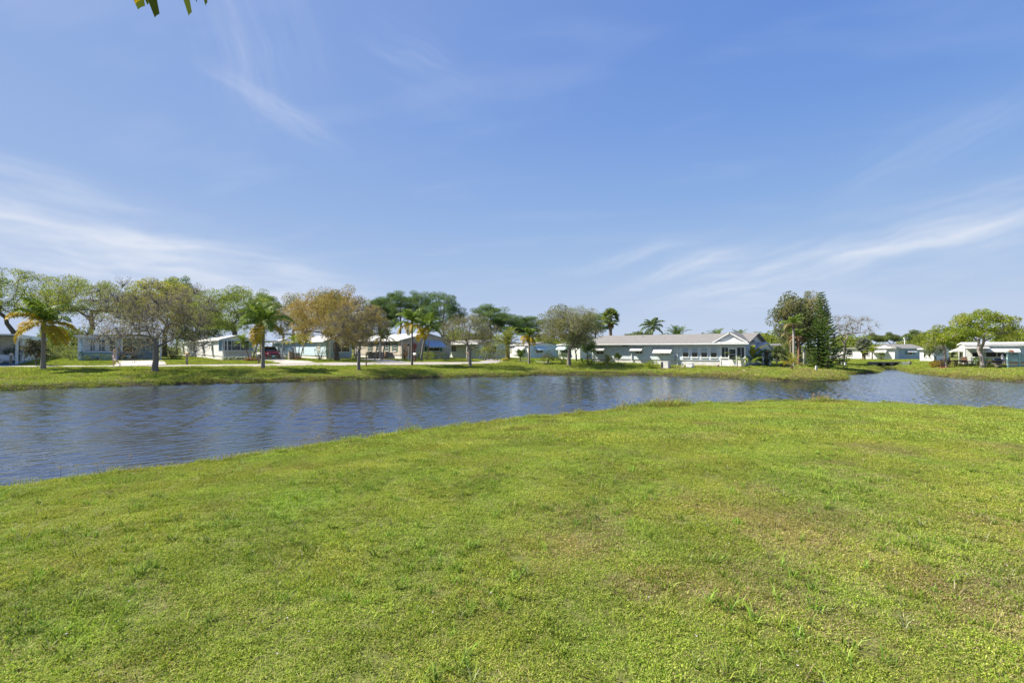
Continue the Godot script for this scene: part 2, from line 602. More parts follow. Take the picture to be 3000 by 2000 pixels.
func patch(size: float, count: int, h0: float, h1: float, w: float, dry: float, lay := 1.0) -> ArrayMesh:
	var b := MB.new()
	var clumps := []
	for i in 9:
		clumps.append(Vector3(r(-size, size) * 0.5, 0, r(-size, size) * 0.5))
	for i in count:
		var p := Vector3(r(-size, size) * 0.6, -0.008, r(-size, size) * 0.6)
		var tall := r(0.0, 1.0)
		if i % 3 == 0:
			p = clumps[rng.randi() % 9] + Vector3(rng.randfn() * size * 0.07, -0.008, rng.randfn() * size * 0.07)
			tall = r(0.4, 1.25)
		var lean := Vector3(r(-1, 1), 0, r(-1, 1)) * 1.9 * lay
		var col := mix(STRAW) if rng.randf() < dry else mix(TURF)
		if i % 2 == 0:
			# small rounded leaves of the creeping weeds that mat the turf
			var dd := (rv().normalized() + UP * 0.6).normalized()
			b.leaf(p + UP * lerpf(h0 * 0.3, h1 * 0.8, tall), dd, dd.cross(rv().normalized()).normalized(), w * r(1.6, 3.0), w * r(1.2, 2.2), col)
			continue
		blade(b, p, lerpf(h0, h1, tall), w * r(0.6, 1.4), lean, col)
	return b.mesh(M.grass)
func scatter(called: String, label: String, meshes: Array, spots: Array) -> void:
	# one object for each tone of turf; spots: [variant, transform, tint]
	for k in meshes.size():
		var mine := []
		for s in spots:
			if s[0] == k:
				mine.append(s)
		if mine.is_empty():
			continue
		var mm := MultiMesh.new()
		mm.transform_format = MultiMesh.TRANSFORM_3D
		mm.use_colors = true
		mm.mesh = meshes[k]
		mm.instance_count = mine.size()
		for i in mine.size():
			mm.set_instance_transform(i, mine[i][1])
			mm.set_instance_color(i, mine[i][2])
		var o := MultiMeshInstance3D.new()
		o.multimesh = mm
		o.name = numbered(called)
		add_child(o)
		tag(o, label, "grass", "", "stuff")
func turf_spot(x: float, z: float, variants: int, size: float) -> Array:
	var d := dryness(x, z)
	var level := clampi(int((d + r(-0.22, 0.22)) * 3.4), 0, 2)
	var e := 0.1
	var nn := Vector3(gy(x - e, z) - gy(x + e, z), 2 * e, gy(x, z - e) - gy(x, z + e)).normalized()
	var bs := Basis(Quaternion(UP, nn)) * Basis(UP, r(0, TAU))
	var tone := 1.0 + 0.30 * lumps.get_noise_2d(x * 2.2, z * 2.2) + r(-0.1, 0.1)
	var warm := 1.0 + 0.18 * dry_noise.get_noise_2d(x * 3.0 + 50.0, z * 3.0)
	return [level * variants + rng.randi() % variants, Transform3D(bs.scaled(Vector3(1, r(0.75, 1.3) * (1.0 + 0.7 * lumps.get_noise_2d(x * 4.0 + 30.0, z * 4.0)), 1)), at(x, z)), Color(tone * warm, tone, tone)]
func make_grass() -> void:
	var near := []
	var mid := []
	var far := []
	for dry in [0.07, 0.32, 0.68]:
		for i in 4:
			near.append(patch(0.3, 1150, 0.010, 0.030, 0.0048, dry))
		for i in 3:
			mid.append(patch(0.5, 950, 0.014, 0.04, 0.008, dry))
		for i in 3:
			far.append(patch(1.2, 640, 0.018, 0.055, 0.024, dry))
	var spots := []
	var z := -1.6
	while z > -9.5:
		var x := -1.2 * -z - 1.5
		while x < 1.2 * -z + 1.5:
			var px := x + r(-0.09, 0.09)
			var pz := z + r(-0.09, 0.09)
			if gy(px, pz) > WATER + 0.03:
				spots.append(turf_spot(px, pz, 4, 0.3))
			x += 0.2
		z -= 0.2
	scatter("lawn_grass", "short mown grass of the lawn in front", near, spots)
	spots = []
	z = -9.3
	while z > -21.0:
		var x := -12.0
		while x < 26.0:
			var px := x + r(-0.15, 0.15)
			var pz := z + r(-0.15, 0.15)
			if absf(px) < 1.2 * -pz + 1.0 and gy(px, pz) > WATER + 0.03:
				spots.append(turf_spot(px, pz, 3, 0.5))
			x += 0.32
		z -= 0.32
	scatter("bank_grass", "mown grass running down to the near water's edge", mid, spots)
	spots = []
	z = -29.0
	while z > -92.0:
		var x := -1.3 * -z
		while x < 1.3 * -z:
			var px := x + r(-0.35, 0.35)
			var pz := z + r(-0.35, 0.35)
			if gy(px, pz) > WATER + 0.05 and not is_paved(px, pz) and not under_floor(px, pz):
				spots.append(turf_spot(px, pz, 3, 1.2))
			x += 0.8
		z -= 0.8
	scatter("far_grass", "mown grass of the far banks and house lawns", far, spots)
	make_weeds()
func make_weeds() -> void:
	# taller unmown growth along the near waterline, and the coarse fringe of the far bank
	var kinds := []
	for k in 4:
		var b := MB.new()
		for i in 90:
			var p := Vector3(rng.randfn() * 0.14, -0.02, rng.randfn() * 0.14)
			var lean := Vector3(r(-1, 1), 0, r(-1, 1)) * 0.7
			blade(b, p, r(0.08, 0.24) if k < 3 else r(0.12, 0.4), 0.009, lean, mix(TURF if rng.randf() < 0.62 else STRAW))
		for i in (5 if k == 3 else k % 2):
			var p := Vector3(rng.randfn() * 0.12, 0, rng.randfn() * 0.12)
			var t := p + Vector3(r(-0.1, 0.1), r(0.22, 0.42), r(-0.1, 0.1))
			b.tube(PackedVector3Array([p, p.lerp(t, 0.6), t]), PackedFloat32Array([0.004, 0.003, 0.002]), 3, Color(0.25, 0.16, 0.1))
			for q in 12:
				b.leaf(t + rv() * 0.035, rv().normalized(), rv().normalized(), 0.03, 0.02, mix([Color(0.36, 0.27, 0.19), Color(0.40, 0.34, 0.2)]))
		kinds.append(b.mesh(M.grass))
	var spots := []
	for i in SHORE_NEAR.size() - 1:
		var a := Vector2(SHORE_NEAR[i][0], SHORE_NEAR[i][1])
		var b := Vector2(SHORE_NEAR[i + 1][0], SHORE_NEAR[i + 1][1])
		var out := Vector2(-(b - a).y, (b - a).x).normalized()
		if i < 2 or i > 13:
			continue
		var m := int(a.distance_to(b) * 26.0)
		for q in m:
			var p := a.lerp(b, (q + rng.randf()) / m)
			var thick := 0.5 + 0.8 * lumps.get_noise_2d(p.x * 1.5, p.y * 1.5)
			if rng.randf() > thick + (0.25 if p.x < 2.0 else -0.05):
				continue
			p += out * (r(0.05, 0.7) if q % 3 == 0 else r(0.7, 1.45))
			var s := r(0.4, 0.85)
			spots.append([rng.randi() % 3, Transform3D(Basis(UP, r(0, TAU)).scaled(Vector3.ONE * s), at(p.x, p.y)), Color(r(0.8, 1.1), r(0.85, 1.05), 0.9)])
	for cl in [[4.44, -16.35, 1.0, 70], [5.91, -16.75, 0.5, 26], [11.37, -17.90, 0.55, 26], [-2.64, -11.70, 0.3, 10]]:
		for q in cl[3]:
			var p := Vector2(cl[0], cl[1]) + Vector2(rng.randfn() * cl[2] * 0.6, rng.randfn() * 0.18 - 0.1)
			var s := r(0.5, 1.0)
			spots.append([rng.randi() % 4, Transform3D(Basis(UP, r(0, TAU)).scaled(Vector3.ONE * s), at(p.x, p.y)), Color(r(0.75, 1.1), r(0.8, 1.05), 0.9)])
	scatter("shore_weeds", "taller weeds and seed heads along the near waterline", kinds, spots)
	spots = []
	for i in SHORE_FAR.size() - 1:
		var a := Vector2(SHORE_FAR[i][0], SHORE_FAR[i][1])
		var b := Vector2(SHORE_FAR[i + 1][0], SHORE_FAR[i + 1][1])
		if i < 2 or i > 35:
			continue
		var out := Vector2(-(b - a).y, (b - a).x).normalized()
		var m := int(a.distance_to(b) * 9.0)
		for q in m:
			var p := a.lerp(b, (q + rng.randf()) / m) + out * r(0.05, 0.6)
			spots.append([rng.randi() % 3, Transform3D(Basis(UP, r(0, TAU)).scaled(Vector3(1.3, r(0.3, 0.65), 1.3)), at(p.x, p.y)), Color(r(0.6, 1.0), r(0.6, 0.95), 0.75)])
	scatter("far_shore_weeds", "coarse fringe of growth along the far waterline", kinds, spots)
	# small white flowers and pale fallen bits in the lawn
	var fl := MB.new()
	for q in 7:
		var a := TAU * q / 7.0
		fl.leaf(Vector3(0, 0.045, 0), Vector3(cos(a), 0.5, sin(a)).normalized(), Vector3(-sin(a), 0, cos(a)), 0.011, 0.008, Color(0.72, 0.66, 0.72))
	fl.tube(PackedVector3Array([Vector3.ZERO, Vector3(0, 0.046, 0)]), PackedFloat32Array([0.0012, 0.001]), 3, Color(0.2, 0.25, 0.06))
	spots = []
	for q in 230:
		var zz := -r(1.5, 3.9) * r(1.2, 3.2)
		var xx := r(-1.1, 1.1) * -zz
		if gy(xx, zz) > WATER + 0.5 and lumps.get_noise_2d(xx * 1.3 + 9.0, zz * 1.3) > 0.02:
			spots.append([0, Transform3D(Basis(UP, r(0, TAU)).scaled(Vector3.ONE * r(0.45, 0.8)), at(xx, zz)), Color(0.9, 0.85, 0.9)])
	scatter("lawn_flowers", "tiny white flowers dotted through the lawn", [fl.mesh(M.grass)], spots)
	# coarser tufts standing out of the mown turf, and a few dead bits
	var tufts := []
	for k in 5:
		var b := MB.new()
		for i in [16, 22, 12, 18, 9][k]:
			var lean := Vector3(r(-1, 1), 0, r(-1, 1)) * 1.3
			blade(b, Vector3(rng.randfn() * 0.022, -0.005, rng.randfn() * 0.022), r(0.045, 0.105), r(0.005, 0.009), lean, mix(TURF) if k < 4 else mix(STRAW))
		tufts.append(b.mesh(M.grass))
	spots = []
	for q in 2600:
		var zz := -r(1.8, 4.0) * r(1.0, 3.4)
		var xx := r(-1.15, 1.15) * -zz
		if gy(xx, zz) > WATER + 0.4 and lumps.get_noise_2d(xx * 1.7 - 9.0, zz * 1.7) + r(-0.25, 0.25) > 0.0:
			var dk := r(0.6, 1.0)
			spots.append([rng.randi() % 5, Transform3D(Basis(UP, r(0, TAU)).scaled(Vector3.ONE * r(0.6, 1.15)), at(xx, zz)), Color(dk * r(0.75, 1.0), dk, dk)])
	scatter("lawn_tufts", "coarse grass tufts standing out of the mown lawn", tufts, spots)

# ---------- trees ----------
const BARK := Color(0.115, 0.095, 0.078)
const GREY_BARK := Color(0.20, 0.18, 0.16)
const OAK := [Color(0.204, 0.276, 0.054), Color(0.288, 0.336, 0.072), Color(0.120, 0.186, 0.042), Color(0.360, 0.372, 0.084)]
const OAK_DARK := [Color(0.106, 0.169, 0.044), Color(0.163, 0.237, 0.062), Color(0.225, 0.288, 0.075)]
const YELLOWISH := [Color(0.374, 0.374, 0.066), Color(0.275, 0.319, 0.055), Color(0.440, 0.396, 0.099)]
const BROWNISH := [Color(0.264, 0.228, 0.138), Color(0.204, 0.186, 0.108), Color(0.336, 0.300, 0.204), Color(0.192, 0.204, 0.084)]
const TAWNY := [Color(0.374, 0.264, 0.088), Color(0.308, 0.242, 0.094), Color(0.440, 0.341, 0.143), Color(0.242, 0.231, 0.077)]
const OLIVE := [Color(0.195, 0.215, 0.098), Color(0.273, 0.273, 0.143), Color(0.143, 0.176, 0.072), Color(0.351, 0.325, 0.195)]
const PINE := [Color(0.074, 0.142, 0.061), Color(0.121, 0.203, 0.074), Color(0.169, 0.243, 0.088)]
const LIME := [Color(0.22, 0.31, 0.035), Color(0.30, 0.36, 0.045), Color(0.14, 0.22, 0.03), Color(0.38, 0.38, 0.06)]
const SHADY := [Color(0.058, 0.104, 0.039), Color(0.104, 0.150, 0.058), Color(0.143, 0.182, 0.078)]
const MIXED := [Color(0.138, 0.181, 0.075), Color(0.237, 0.250, 0.112), Color(0.338, 0.300, 0.163), Color(0.088, 0.125, 0.062)]
const PALM := [Color(0.13, 0.22, 0.035), Color(0.18, 0.27, 0.05), Color(0.24, 0.30, 0.08)]
const PALM_OLD := [Color(0.50, 0.36, 0.03), Color(0.44, 0.28, 0.03), Color(0.34, 0.33, 0.04)]

func tree(called: String, label: String, at_: Vector3, o: Dictionary, group := "") -> Node3D:
	var root := thing(called, label, "tree", at_, 0.0, group)
	var fork: float = o.fork
	var cy: float = o.cy
	var rx: float = o.rx
	var ry: float = o.ry
	var off: Vector3 = o.get("off", Vector3.ZERO)
	var tr: float = o.tr
	var low: float = o.get("low", -0.55)
	var tw: int = o.get("twigs", 6)
	var pos := PackedVector3Array()
	var par := PackedInt32Array()
	var wt := PackedFloat32Array()
	var mid := Vector3(off.x * 0.3, 0, off.z * 0.3)
	for q in 5:
		var t := q / 4.0
		pos.append(Vector3(0, -0.15, 0).lerp(mid + UP * fork, t) + Vector3(r(-1, 1), 0, r(-1, 1)) * tr * 0.22 * (1.0 if q > 0 and q < 4 else 0.0))
		par.append(q - 1); wt.append(0.0)
	if o.get("leader", 0.0) > 0.0:
		for q in 5:
			var t := (q + 1) / 5.0
			pos.append((mid + UP * fork).lerp(off + UP * (cy + ry * o.leader), t) + Vector3(r(-1, 1), 0, r(-1, 1)) * tr)
			par.append(pos.size() - 2); wt.append(0.0)
	var goals := []
	var tries := 0
	var sep: float = o.get("sep", 0.8) * o.cr
	while goals.size() < o.n and tries < 4000:
		tries += 1
		var d := rv().normalized()
		if d.y < low:
			continue
		var g: Vector3 = off + UP * cy + d * Vector3(rx, ry, rx) * pow(r(o.get("hollow", 0.12), 1.0), 0.42) * r(0.86, 1.08)
		var ok := true
		for e in goals:
			if e.distance_squared_to(g) < sep * sep:
				ok = false
				break
		if ok:
			goals.append(g)
	var hub := mid + UP * fork
	goals.sort_custom(func(a: Vector3, b: Vector3) -> bool: return a.distance_squared_to(hub) < b.distance_squared_to(hub))
	var chains := []
	for g in goals:
		var best := 4
		var cost := 1e9
		for q in range(3, pos.size()):
			var c: float = pos[q].distance_to(g) + 0.18 * pos[q].distance_to(hub) + maxf(0.0, pos[q].y - g.y) * 0.9
			if c < cost:
				cost = c
				best = q
		var chain := [best]
		var p0 := pos[best]
		var span := p0.distance_to(g)
		var steps := 4
		for q in steps:
			var t := (q + 1.0) / steps
			var p: Vector3 = p0.lerp(g, t) + UP * sin(t * PI) * span * o.get("arch", 0.08) + (rv() * span * 0.09 if q < steps - 1 else Vector3.ZERO)
			pos.append(p); wt.append(0.0)
			par.append(chain[chain.size() - 1])
			chain.append(pos.size() - 1)
		chains.append(chain)
		var up_ := chain[chain.size() - 1] as int
		while up_ >= 0:
			wt[up_] += 1.0
			up_ = par[up_]
	var total := float(goals.size())
	var wood := MB.new()
	var bark: Color = o.get("bark", BARK)
	var trunk_pts := PackedVector3Array()
	var trunk_rad := PackedFloat32Array()
	for q in 5 if o.get("leader", 0.0) == 0.0 else 10:
		trunk_pts.append(pos[q])
		trunk_rad.append(tr * (1.45 if q == 0 else 1.12 if q == 1 else 1.0 if q < 5 else maxf(0.38, 1.0 - (q - 4) * 0.15)))
	wood.tube(trunk_pts, trunk_rad, 9, bark)
	for chain in chains:
		var pp := PackedVector3Array()
		var rr := PackedFloat32Array()
		for q in chain:
			pp.append(pos[q])
			rr.append(maxf(o.get("thin", 0.016), tr * 0.86 * pow(wt[q] / total, 0.56)))
		rr[0] = minf(rr[0], rr[1] * 1.25)
		wood.tube(pp, rr, 5, bark)
	var crown := MB.new()
	var flat: float = o.get("flat", 0.75)
	for g in goals:
		var cr: float = o.cr * r(0.75, 1.25)
		var outward: Vector3 = (g - hub).normalized()
		for q in tw:
			var d: Vector3 = (rv().normalized() + outward * 0.6 + UP * o.get("rise", 0.15)).normalized()
			var l := cr * r(0.6, 1.25)
			var e: Vector3 = g + d * l
			wood.tube(PackedVector3Array([g, g.lerp(e, 0.5) + rv() * l * 0.08, e]), PackedFloat32Array([o.get("twig_r", 0.013), 0.009, 0.004]), 3, bark)
		var tint := r(0.85, 1.15)
		var pal: Array = o.pal
		var own: Color = pal[rng.randi() % pal.size()]
		for q in int(o.leaves * o.get("more", 1.6) * r(0.7, 1.3)):
			var k := rv()
			k = k.normalized() * pow(k.length(), 0.6)
			var p: Vector3 = g + k * Vector3(cr, cr * flat, cr)
			var d: Vector3 = (rv().normalized() + k * 0.8 + Vector3(0, o.get("hang", -0.1), 0)).normalized()
			var s := d.cross(rv().normalized()).normalized()
			var col := mix(pal).lerp(own, 0.4)
			crown.leaf(p, d, s, o.ll * r(0.8, 1.5), o.lw * r(0.8, 1.5), Color(col.r * tint, col.g * tint, col.b * tint))
	put(root, "trunk", wood.mesh(M.wood))
	put(root, "crown", crown.mesh(M.leaf))
	return root

func copy_tree(src: Node3D, called: String, label: String, at_: Vector3, turn: float, scale_: Vector3, group := "") -> void:
	var c := src.duplicate() as Node3D
	c.name = numbered(called)
	add_child(c)
	c.position = at_
	c.rotation.y = turn
	c.scale = scale_
	tag(c, label, "", group)

func norfolk(label: String, at_: Vector3, h: float, rad: float, group: String) -> void:
	var root := thing("norfolk_pine", label, "tree", at_, r(0, TAU), group)
	var wood := MB.new()
	wood.tube(PackedVector3Array([Vector3(0, -0.1, 0), Vector3(0, h * 0.5, 0), Vector3(0, h, 0)]), PackedFloat32Array([0.16, 0.1, 0.02]), 7, Color(0.16, 0.12, 0.09))
	var crown := MB.new()
	var y := 0.35
	var pal := [Color(0.06, 0.13, 0.035), Color(0.10, 0.18, 0.045), Color(0.14, 0.21, 0.06)]
	while y < h - 0.1:
		var t := y / h
		var l := rad * pow(1.0 - t, 0.75) * r(0.88, 1.1) + 0.12
		var m := 7 if t < 0.8 else 5
		var a0 := r(0, TAU)
		for q in m:
			var a := a0 + TAU * q / m + r(-0.12, 0.12)
			var out := Vector3(cos(a), 0, sin(a))
			var side := Vector3(-sin(a), 0, cos(a))
			var ll := l * r(0.8, 1.1)
			var lift := lerpf(-0.12, 0.65, t)
			var p0 := Vector3(0, y + r(-0.05, 0.05), 0)
			var tip := p0 + out * ll + UP * ll * lift
			var sag := -UP * ll * 0.12
			wood.tube(PackedVector3Array([p0, p0.lerp(tip, 0.5) + sag, tip]), PackedFloat32Array([0.03, 0.02, 0.008]), 3, Color(0.14, 0.12, 0.07))
			var cnt := int(ll * 30.0) + 5
			for w in cnt:
				var u := r(0.12, 1.0)
				var p := p0.lerp(tip, u) + sag * sin(u * PI)
				var sgn := 1.0 if w % 2 == 0 else -1.0
				var d := (side * sgn * r(0.6, 1.0) + out * r(0.3, 0.9) + UP * r(0.0, 0.45)).normalized()
				crown.leaf(p, d, UP.cross(d).normalized() * 0.8 + UP * 0.5, r(0.18, 0.38) * (1.15 - 0.4 * u), 0.1, mix(pal))
		y += lerpf(0.40, 0.30, t)
	put(root, "trunk", wood.mesh(M.wood))
	put(root, "crown", crown.mesh(M.leaf))

# ---------- palms ----------
var fronds := {}
func frond(kind: String, elev: float, len_: float, pal: Array) -> ArrayMesh:
	# a feather leaf: base at the origin, reaching along +x
	var key := [kind, elev, len_, pal[0]]
	if fronds.has(key):
		return fronds[key]
	var b := MB.new()
	var bend := 1.75 if kind == "queen" else 1.25 if kind == "date" else 1.0
	var pts := PackedVector3Array()
	var rr := PackedFloat32Array()
	var p := Vector3.ZERO
	var a := elev
	var segs := 10
	var rach := mix(pal).lerp(Color(0.35, 0.33, 0.1), 0.4)
	for q in segs + 1:
		pts.append(p)
		rr.append(lerpf(0.028, 0.006, q / float(segs)))
		p += Vector3(cos(a), sin(a), 0) * len_ / segs
		a -= bend / segs * (0.5 + q / float(segs))
		a = maxf(a, -1.5)
	b.tube(pts, rr, 4, rach)
	var n := 30
	for q in n:
		var t := 0.16 + 0.84 * q / (n - 1.0)
		var f := t * segs
		var i := mini(int(f), segs - 1)
		var o := pts[i].lerp(pts[i + 1], f - i)
		var tan_ := (pts[i + 1] - pts[i]).normalized()
		var ll := len_ * (0.30 if kind == "queen" else 0.24) * (0.35 + sin(clampf(t * 1.05, 0.0, 1.0) * PI) * 0.8)
		for s in [-1.0, 1.0]:
			for rep in (2 if kind == "queen" else 1):
				var side := Vector3(0, 0, s)
				var upn := tan_.cross(Vector3(0, 0, 1))
				if upn.y < 0.0:
					upn = -upn
				var d: Vector3 = (side * r(0.7, 1.0) + tan_ * r(0.35, 0.7) + upn * r(-0.1, 0.4 if kind == "queen" else 0.5)).normalized()
				var m: Vector3 = o + d * ll * 0.5
				var hang := 0.55 if kind == "queen" else 0.12
				var e: Vector3 = m + (d * (1.0 - hang) + Vector3.DOWN * hang).normalized() * ll * 0.5
				var w := tan_ * (0.032 if kind == "queen" else 0.028) * len_ / 2.0
				var col := mix(pal)
				b.quad(o - w * 0.5, m - w, m + w, o + w * 0.5, col)
				b.tri(m - w, e, m + w, col)
	fronds[key] = b.mesh(M.frond)
	return fronds[key]

func palm(called: String, label: String, at_: Vector3, o: Dictionary, group := "") -> void:
	var root := thing(called, label, "palm", at_, 0.0, group)
	var h: float = o.h
	var tr: float = o.tr
	var lean: Vector3 = o.get("lean", Vector3.ZERO)
	var wood := MB.new()
	var pts := PackedVector3Array()
	var rr := PackedFloat32Array()
	var rings := maxi(6, int(h * 5.0))
	for q in rings + 1:
		var t := q / float(rings)
		pts.append(Vector3(0, -0.12, 0).lerp(UP * h, t) + lean * t * t)
		rr.append(tr * (1.0 + 0.35 * pow(1.0 - t, 4.0)) * lerpf(1.0, o.get("taper", 0.82), t) * (1.0 if q % 2 else 0.95))
	wood.tube(pts, rr, 10, o.get("bark", Color(0.24, 0.215, 0.19)))
	put(root, "trunk", wood.mesh(M.wood))
	var top := pts[rings]
	if o.get("shaft", 0.0) > 0.0:
		var sh := MB.new()
		sh.lathe(top, [[tr * 0.95, -0.05], [tr * 1.12, 0.05], [tr * 1.0, o.shaft * 0.5], [tr * 0.6, o.shaft]], 9, o.get("shaft_col", Color(0.11, 0.10, 0.08)))
		put(root, "crown_shaft", sh.mesh(M.wood))
		top += UP * o.shaft * 0.75
	var len_: float = o.len
	var n: int = o.n
	var a := r(0, TAU)
	for q in n:
		var t := q / float(n - 1)
		var lv := clampi(int(t * 5.0), 0, 4)
		var elev: float = [1.45, 1.1, 0.7, 0.3, -0.15][lv]
		if o.get("upright", false):
			elev = [1.45, 1.2, 0.95, 0.65, 0.35][lv]
		var pal: Array = o.get("pal", PALM)
		if t > 1.0 - o.get("old", 0.0):
			pal = o.get("old_pal", PALM_OLD)
		var me := frond(o.get("kind", "queen"), elev, len_, pal)
		a += 2.399 + r(-0.25, 0.25)
		put(root, "frond", me, Transform3D(Basis(UP, a).scaled(Vector3.ONE * r(0.85, 1.12)), top))

func fan_leaf(rad: float, pal: Array, stalk: float) -> ArrayMesh:
	var key := ["fan", rad, stalk, pal[0]]
	if fronds.has(key):
		return fronds[key]
	var b := MB.new()
	var o := Vector3(stalk, 0, 0)
	b.tube(PackedVector3Array([Vector3.ZERO, Vector3(stalk * 0.5, 0.04, 0), o]), PackedFloat32Array([0.03, 0.022, 0.018]), 4, mix(pal))
	var n := 22
	for q in n:
		var a := lerpf(-1.9, 1.9, q / (n - 1.0))
		var d := Vector3(cos(a), 0.12 * cos(a * 3.0), sin(a)).normalized()
		var l := rad * (0.82 + 0.18 * cos(a)) * r(0.9, 1.05)
		var s := Vector3(-sin(a), 0, cos(a)) * rad * 0.085
		var m := o + d * l * 0.6
		var e := o + d * l + Vector3.DOWN * l * r(0.08, 0.28)
		var col := mix(pal)
		b.quad(o - s * 0.15, m - s, m + s, o + s * 0.15, col)
		b.tri(m - s, e, m + s, col)
	fronds[key] = b.mesh(M.frond)
	return fronds[key]
func fan_palm(called: String, label: String, at_: Vector3, h: float, tr: float, n: int, rad: float, stalk: float, pal: Array, dead: int, group := "") -> void:
	var root := thing(called, label, "palm", at_, 0.0, group)
	var wood := MB.new()
	var pts := PackedVector3Array()
	var rr := PackedFloat32Array()
	for q in 22:
		var t := q / 21.0
		pts.append(Vector3(0, lerpf(-0.1, h, t), 0))
		rr.append(tr * (1.25 - 0.25 * minf(1.0, t * 4.0)) * (1.0 if q % 2 else 0.92))
	wood.tube(pts, rr, 9, Color(0.20, 0.15, 0.11))
	put(root, "trunk", wood.mesh(M.wood))
	var a := 0.0
	for q in n:
		var t := q / float(n - 1)
		a += 2.399
		var el := lerpf(1.45, -0.55, t)
		put(root, "leaf", fan_leaf(rad, pal, stalk), Transform3D(Basis(UP, a) * Basis(Vector3.BACK, el) * Basis(Vector3.RIGHT, r(-0.4, 0.4)), UP * (h + 0.1 - 0.3 * t)))
	for q in dead:
		a += 2.399
		put(root, "dead_leaf", fan_leaf(rad * 0.8, [Color(0.30, 0.21, 0.12), Color(0.24, 0.17, 0.10)], stalk * 0.8), Transform3D(Basis(UP, a) * Basis(Vector3.BACK, r(-1.45, -1.15)), UP * (h - 0.15)))

# ---------- shrubs and broad-leaved plants ----------
func shrub(called: String, label: String, at_: Vector3, rx: float, ry: float, rz: float, pal: Array, leaf: float, count: int, category := "shrub", bloom = null, blooms := 0, cube := 0.0) -> Node3D:
	var root := thing(called, label, category, at_)
	var b := MB.new()
	var wood := MB.new()
	for q in 7:
		var e := Vector3(r(-0.7, 0.7) * rx, ry * r(0.8, 1.4), r(-0.7, 0.7) * rz)
		wood.tube(PackedVector3Array([Vector3(e.x * 0.15, -0.08, e.z * 0.15), e * 0.5, e]), PackedFloat32Array([0.03, 0.022, 0.008]), 4, BARK)
	var knots := []
	for q in 14:
		knots.append(rv().normalized() * r(0.55, 0.95))
	for q in count:
		var k := rv()
		if cube > 0.0:
			k = Vector3(r(-1, 1), r(-1, 1), r(-1, 1))
			var ax := rng.randi() % 3
			k[ax] = signf(k[ax]) * r(0.82, 1.0)
		elif q % 2 == 0:
			k = knots[rng.randi() % 14] + rv() * 0.32
		else:
			k = k.normalized() * pow(k.length(), 0.45)
		var p := Vector3(k.x * rx, ry + k.y * ry, k.z * rz)
		var d := (rv().normalized() + k * 0.7).normalized()
		b.leaf(p, d, d.cross(rv().normalized()).normalized(), leaf * r(0.7, 1.3), leaf * 0.5 * r(0.7, 1.3), mix(pal))
	put(root, "stem", wood.mesh(M.wood))
	put(root, "foliage", b.mesh(M.leaf))
	if blooms > 0:
		var f := MB.new()
		for q in blooms:
			var k := (rv().normalized() + Vector3(0, 0.5, 0.6)).normalized()
			var p := Vector3(k.x * rx, ry + k.y * ry, k.z * rz) * 1.02
			for w in 5:
				f.leaf(p, rv().normalized(), rv().normalized(), 0.1, 0.07, bloom)
		put(root, "blossom", f.mesh(M.leaf))
	return root
func broad_leaf(len_: float, wid: float, elev: float, pal: Array) -> ArrayMesh:
	var b := MB.new()
	var p := Vector3.ZERO
	var a := elev
	var prev := []
	var col := mix(pal)
	var stalk := PackedVector3Array([p])
	for q in 9:
		var t := q / 8.0
		if t <= 0.35:
			stalk.append(p)
		var w := 0.0 if t < 0.3 else wid * sin((t - 0.3) / 0.7 * PI) * 0.5 + 0.01
		var row := [p + Vector3(0, w * 0.25, w), p, p + Vector3(0, w * 0.25, -w)]
		if prev:
			var c2 := Color(col.r * r(0.9, 1.1), col.g * r(0.9, 1.1), col.b)
			b.quad(prev[0], row[0], row[1], prev[1], c2)
			b.quad(prev[1], row[1], row[2], prev[2], c2)
		prev = row
		p += Vector3(cos(a), sin(a), 0) * len_ / 8.0
		a -= 0.19
	b.tube(stalk, PackedFloat32Array([0.03, 0.03, 0.025, 0.02, 0.015].slice(0, stalk.size())), 4, col)
	return b.mesh(M.frond)
func leafy(called: String, label: String, at_: Vector3, n: int, len_: float, wid: float, pal: Array, spread := 0.0, category := "plant") -> Node3D:
	var root := thing(called, label, category, at_)
	for q in n:
		var el := r(0.75, 1.45)
		put(root, "leaf", broad_leaf(len_ * r(0.7, 1.15), wid * r(0.8, 1.2), el, pal), Transform3D(Basis(UP, q * 2.399 + r(-0.3, 0.3)), Vector3(r(-1, 1) * spread, -0.05, r(-1, 1) * spread)))
	return root

# ---------- homes ----------
const ROW := -0.8931      # the homes along the lane all stand turned by this angle
const BIG := -0.6981
var I := Transform3D()
func front_of(x := 0.0, z := 0.0) -> Transform3D:
	# the short end wall at local x, facing +x; its own x axis runs to the right as one faces it
	return Transform3D(Basis(UP, PI / 2), Vector3(x, 0, z))
func home(called: String, label: String, x: float, z: float, turn: float, x0: float, x1: float, z0: float, z1: float, category := "house") -> Node3D:
	var root := thing(called, label, category, at(x, z), turn)
	floors.append([Transform3D(Basis(UP, turn), Vector3(x, 0, z)).affine_inverse(), x0, x1, z0, z1])
	return root
func body(p: Node, called: String, x0: float, x1: float, y0: float, y1: float, z0: float, z1: float, m: Material) -> void:
	bx(p, called, I, Vector3((x0 + x1) / 2, (y0 + y1) / 2, (z0 + z1) / 2), Vector3(x1 - x0, y1 - y0, absf(z1 - z0)), m)
func boards(p: Node, T: Transform3D, x0: float, x1: float, y0: float, y1: float, m: Material, pitch := 0.2) -> void:
	var y := y0
	while y < y1 - 0.05:
		bx(p, "siding_board", T, Vector3((x0 + x1) / 2, y + pitch / 2, 0.022), Vector3(x1 - x0, pitch + 0.012, 0.016), m, Vector3(-0.085, 0, 0))
		y += pitch
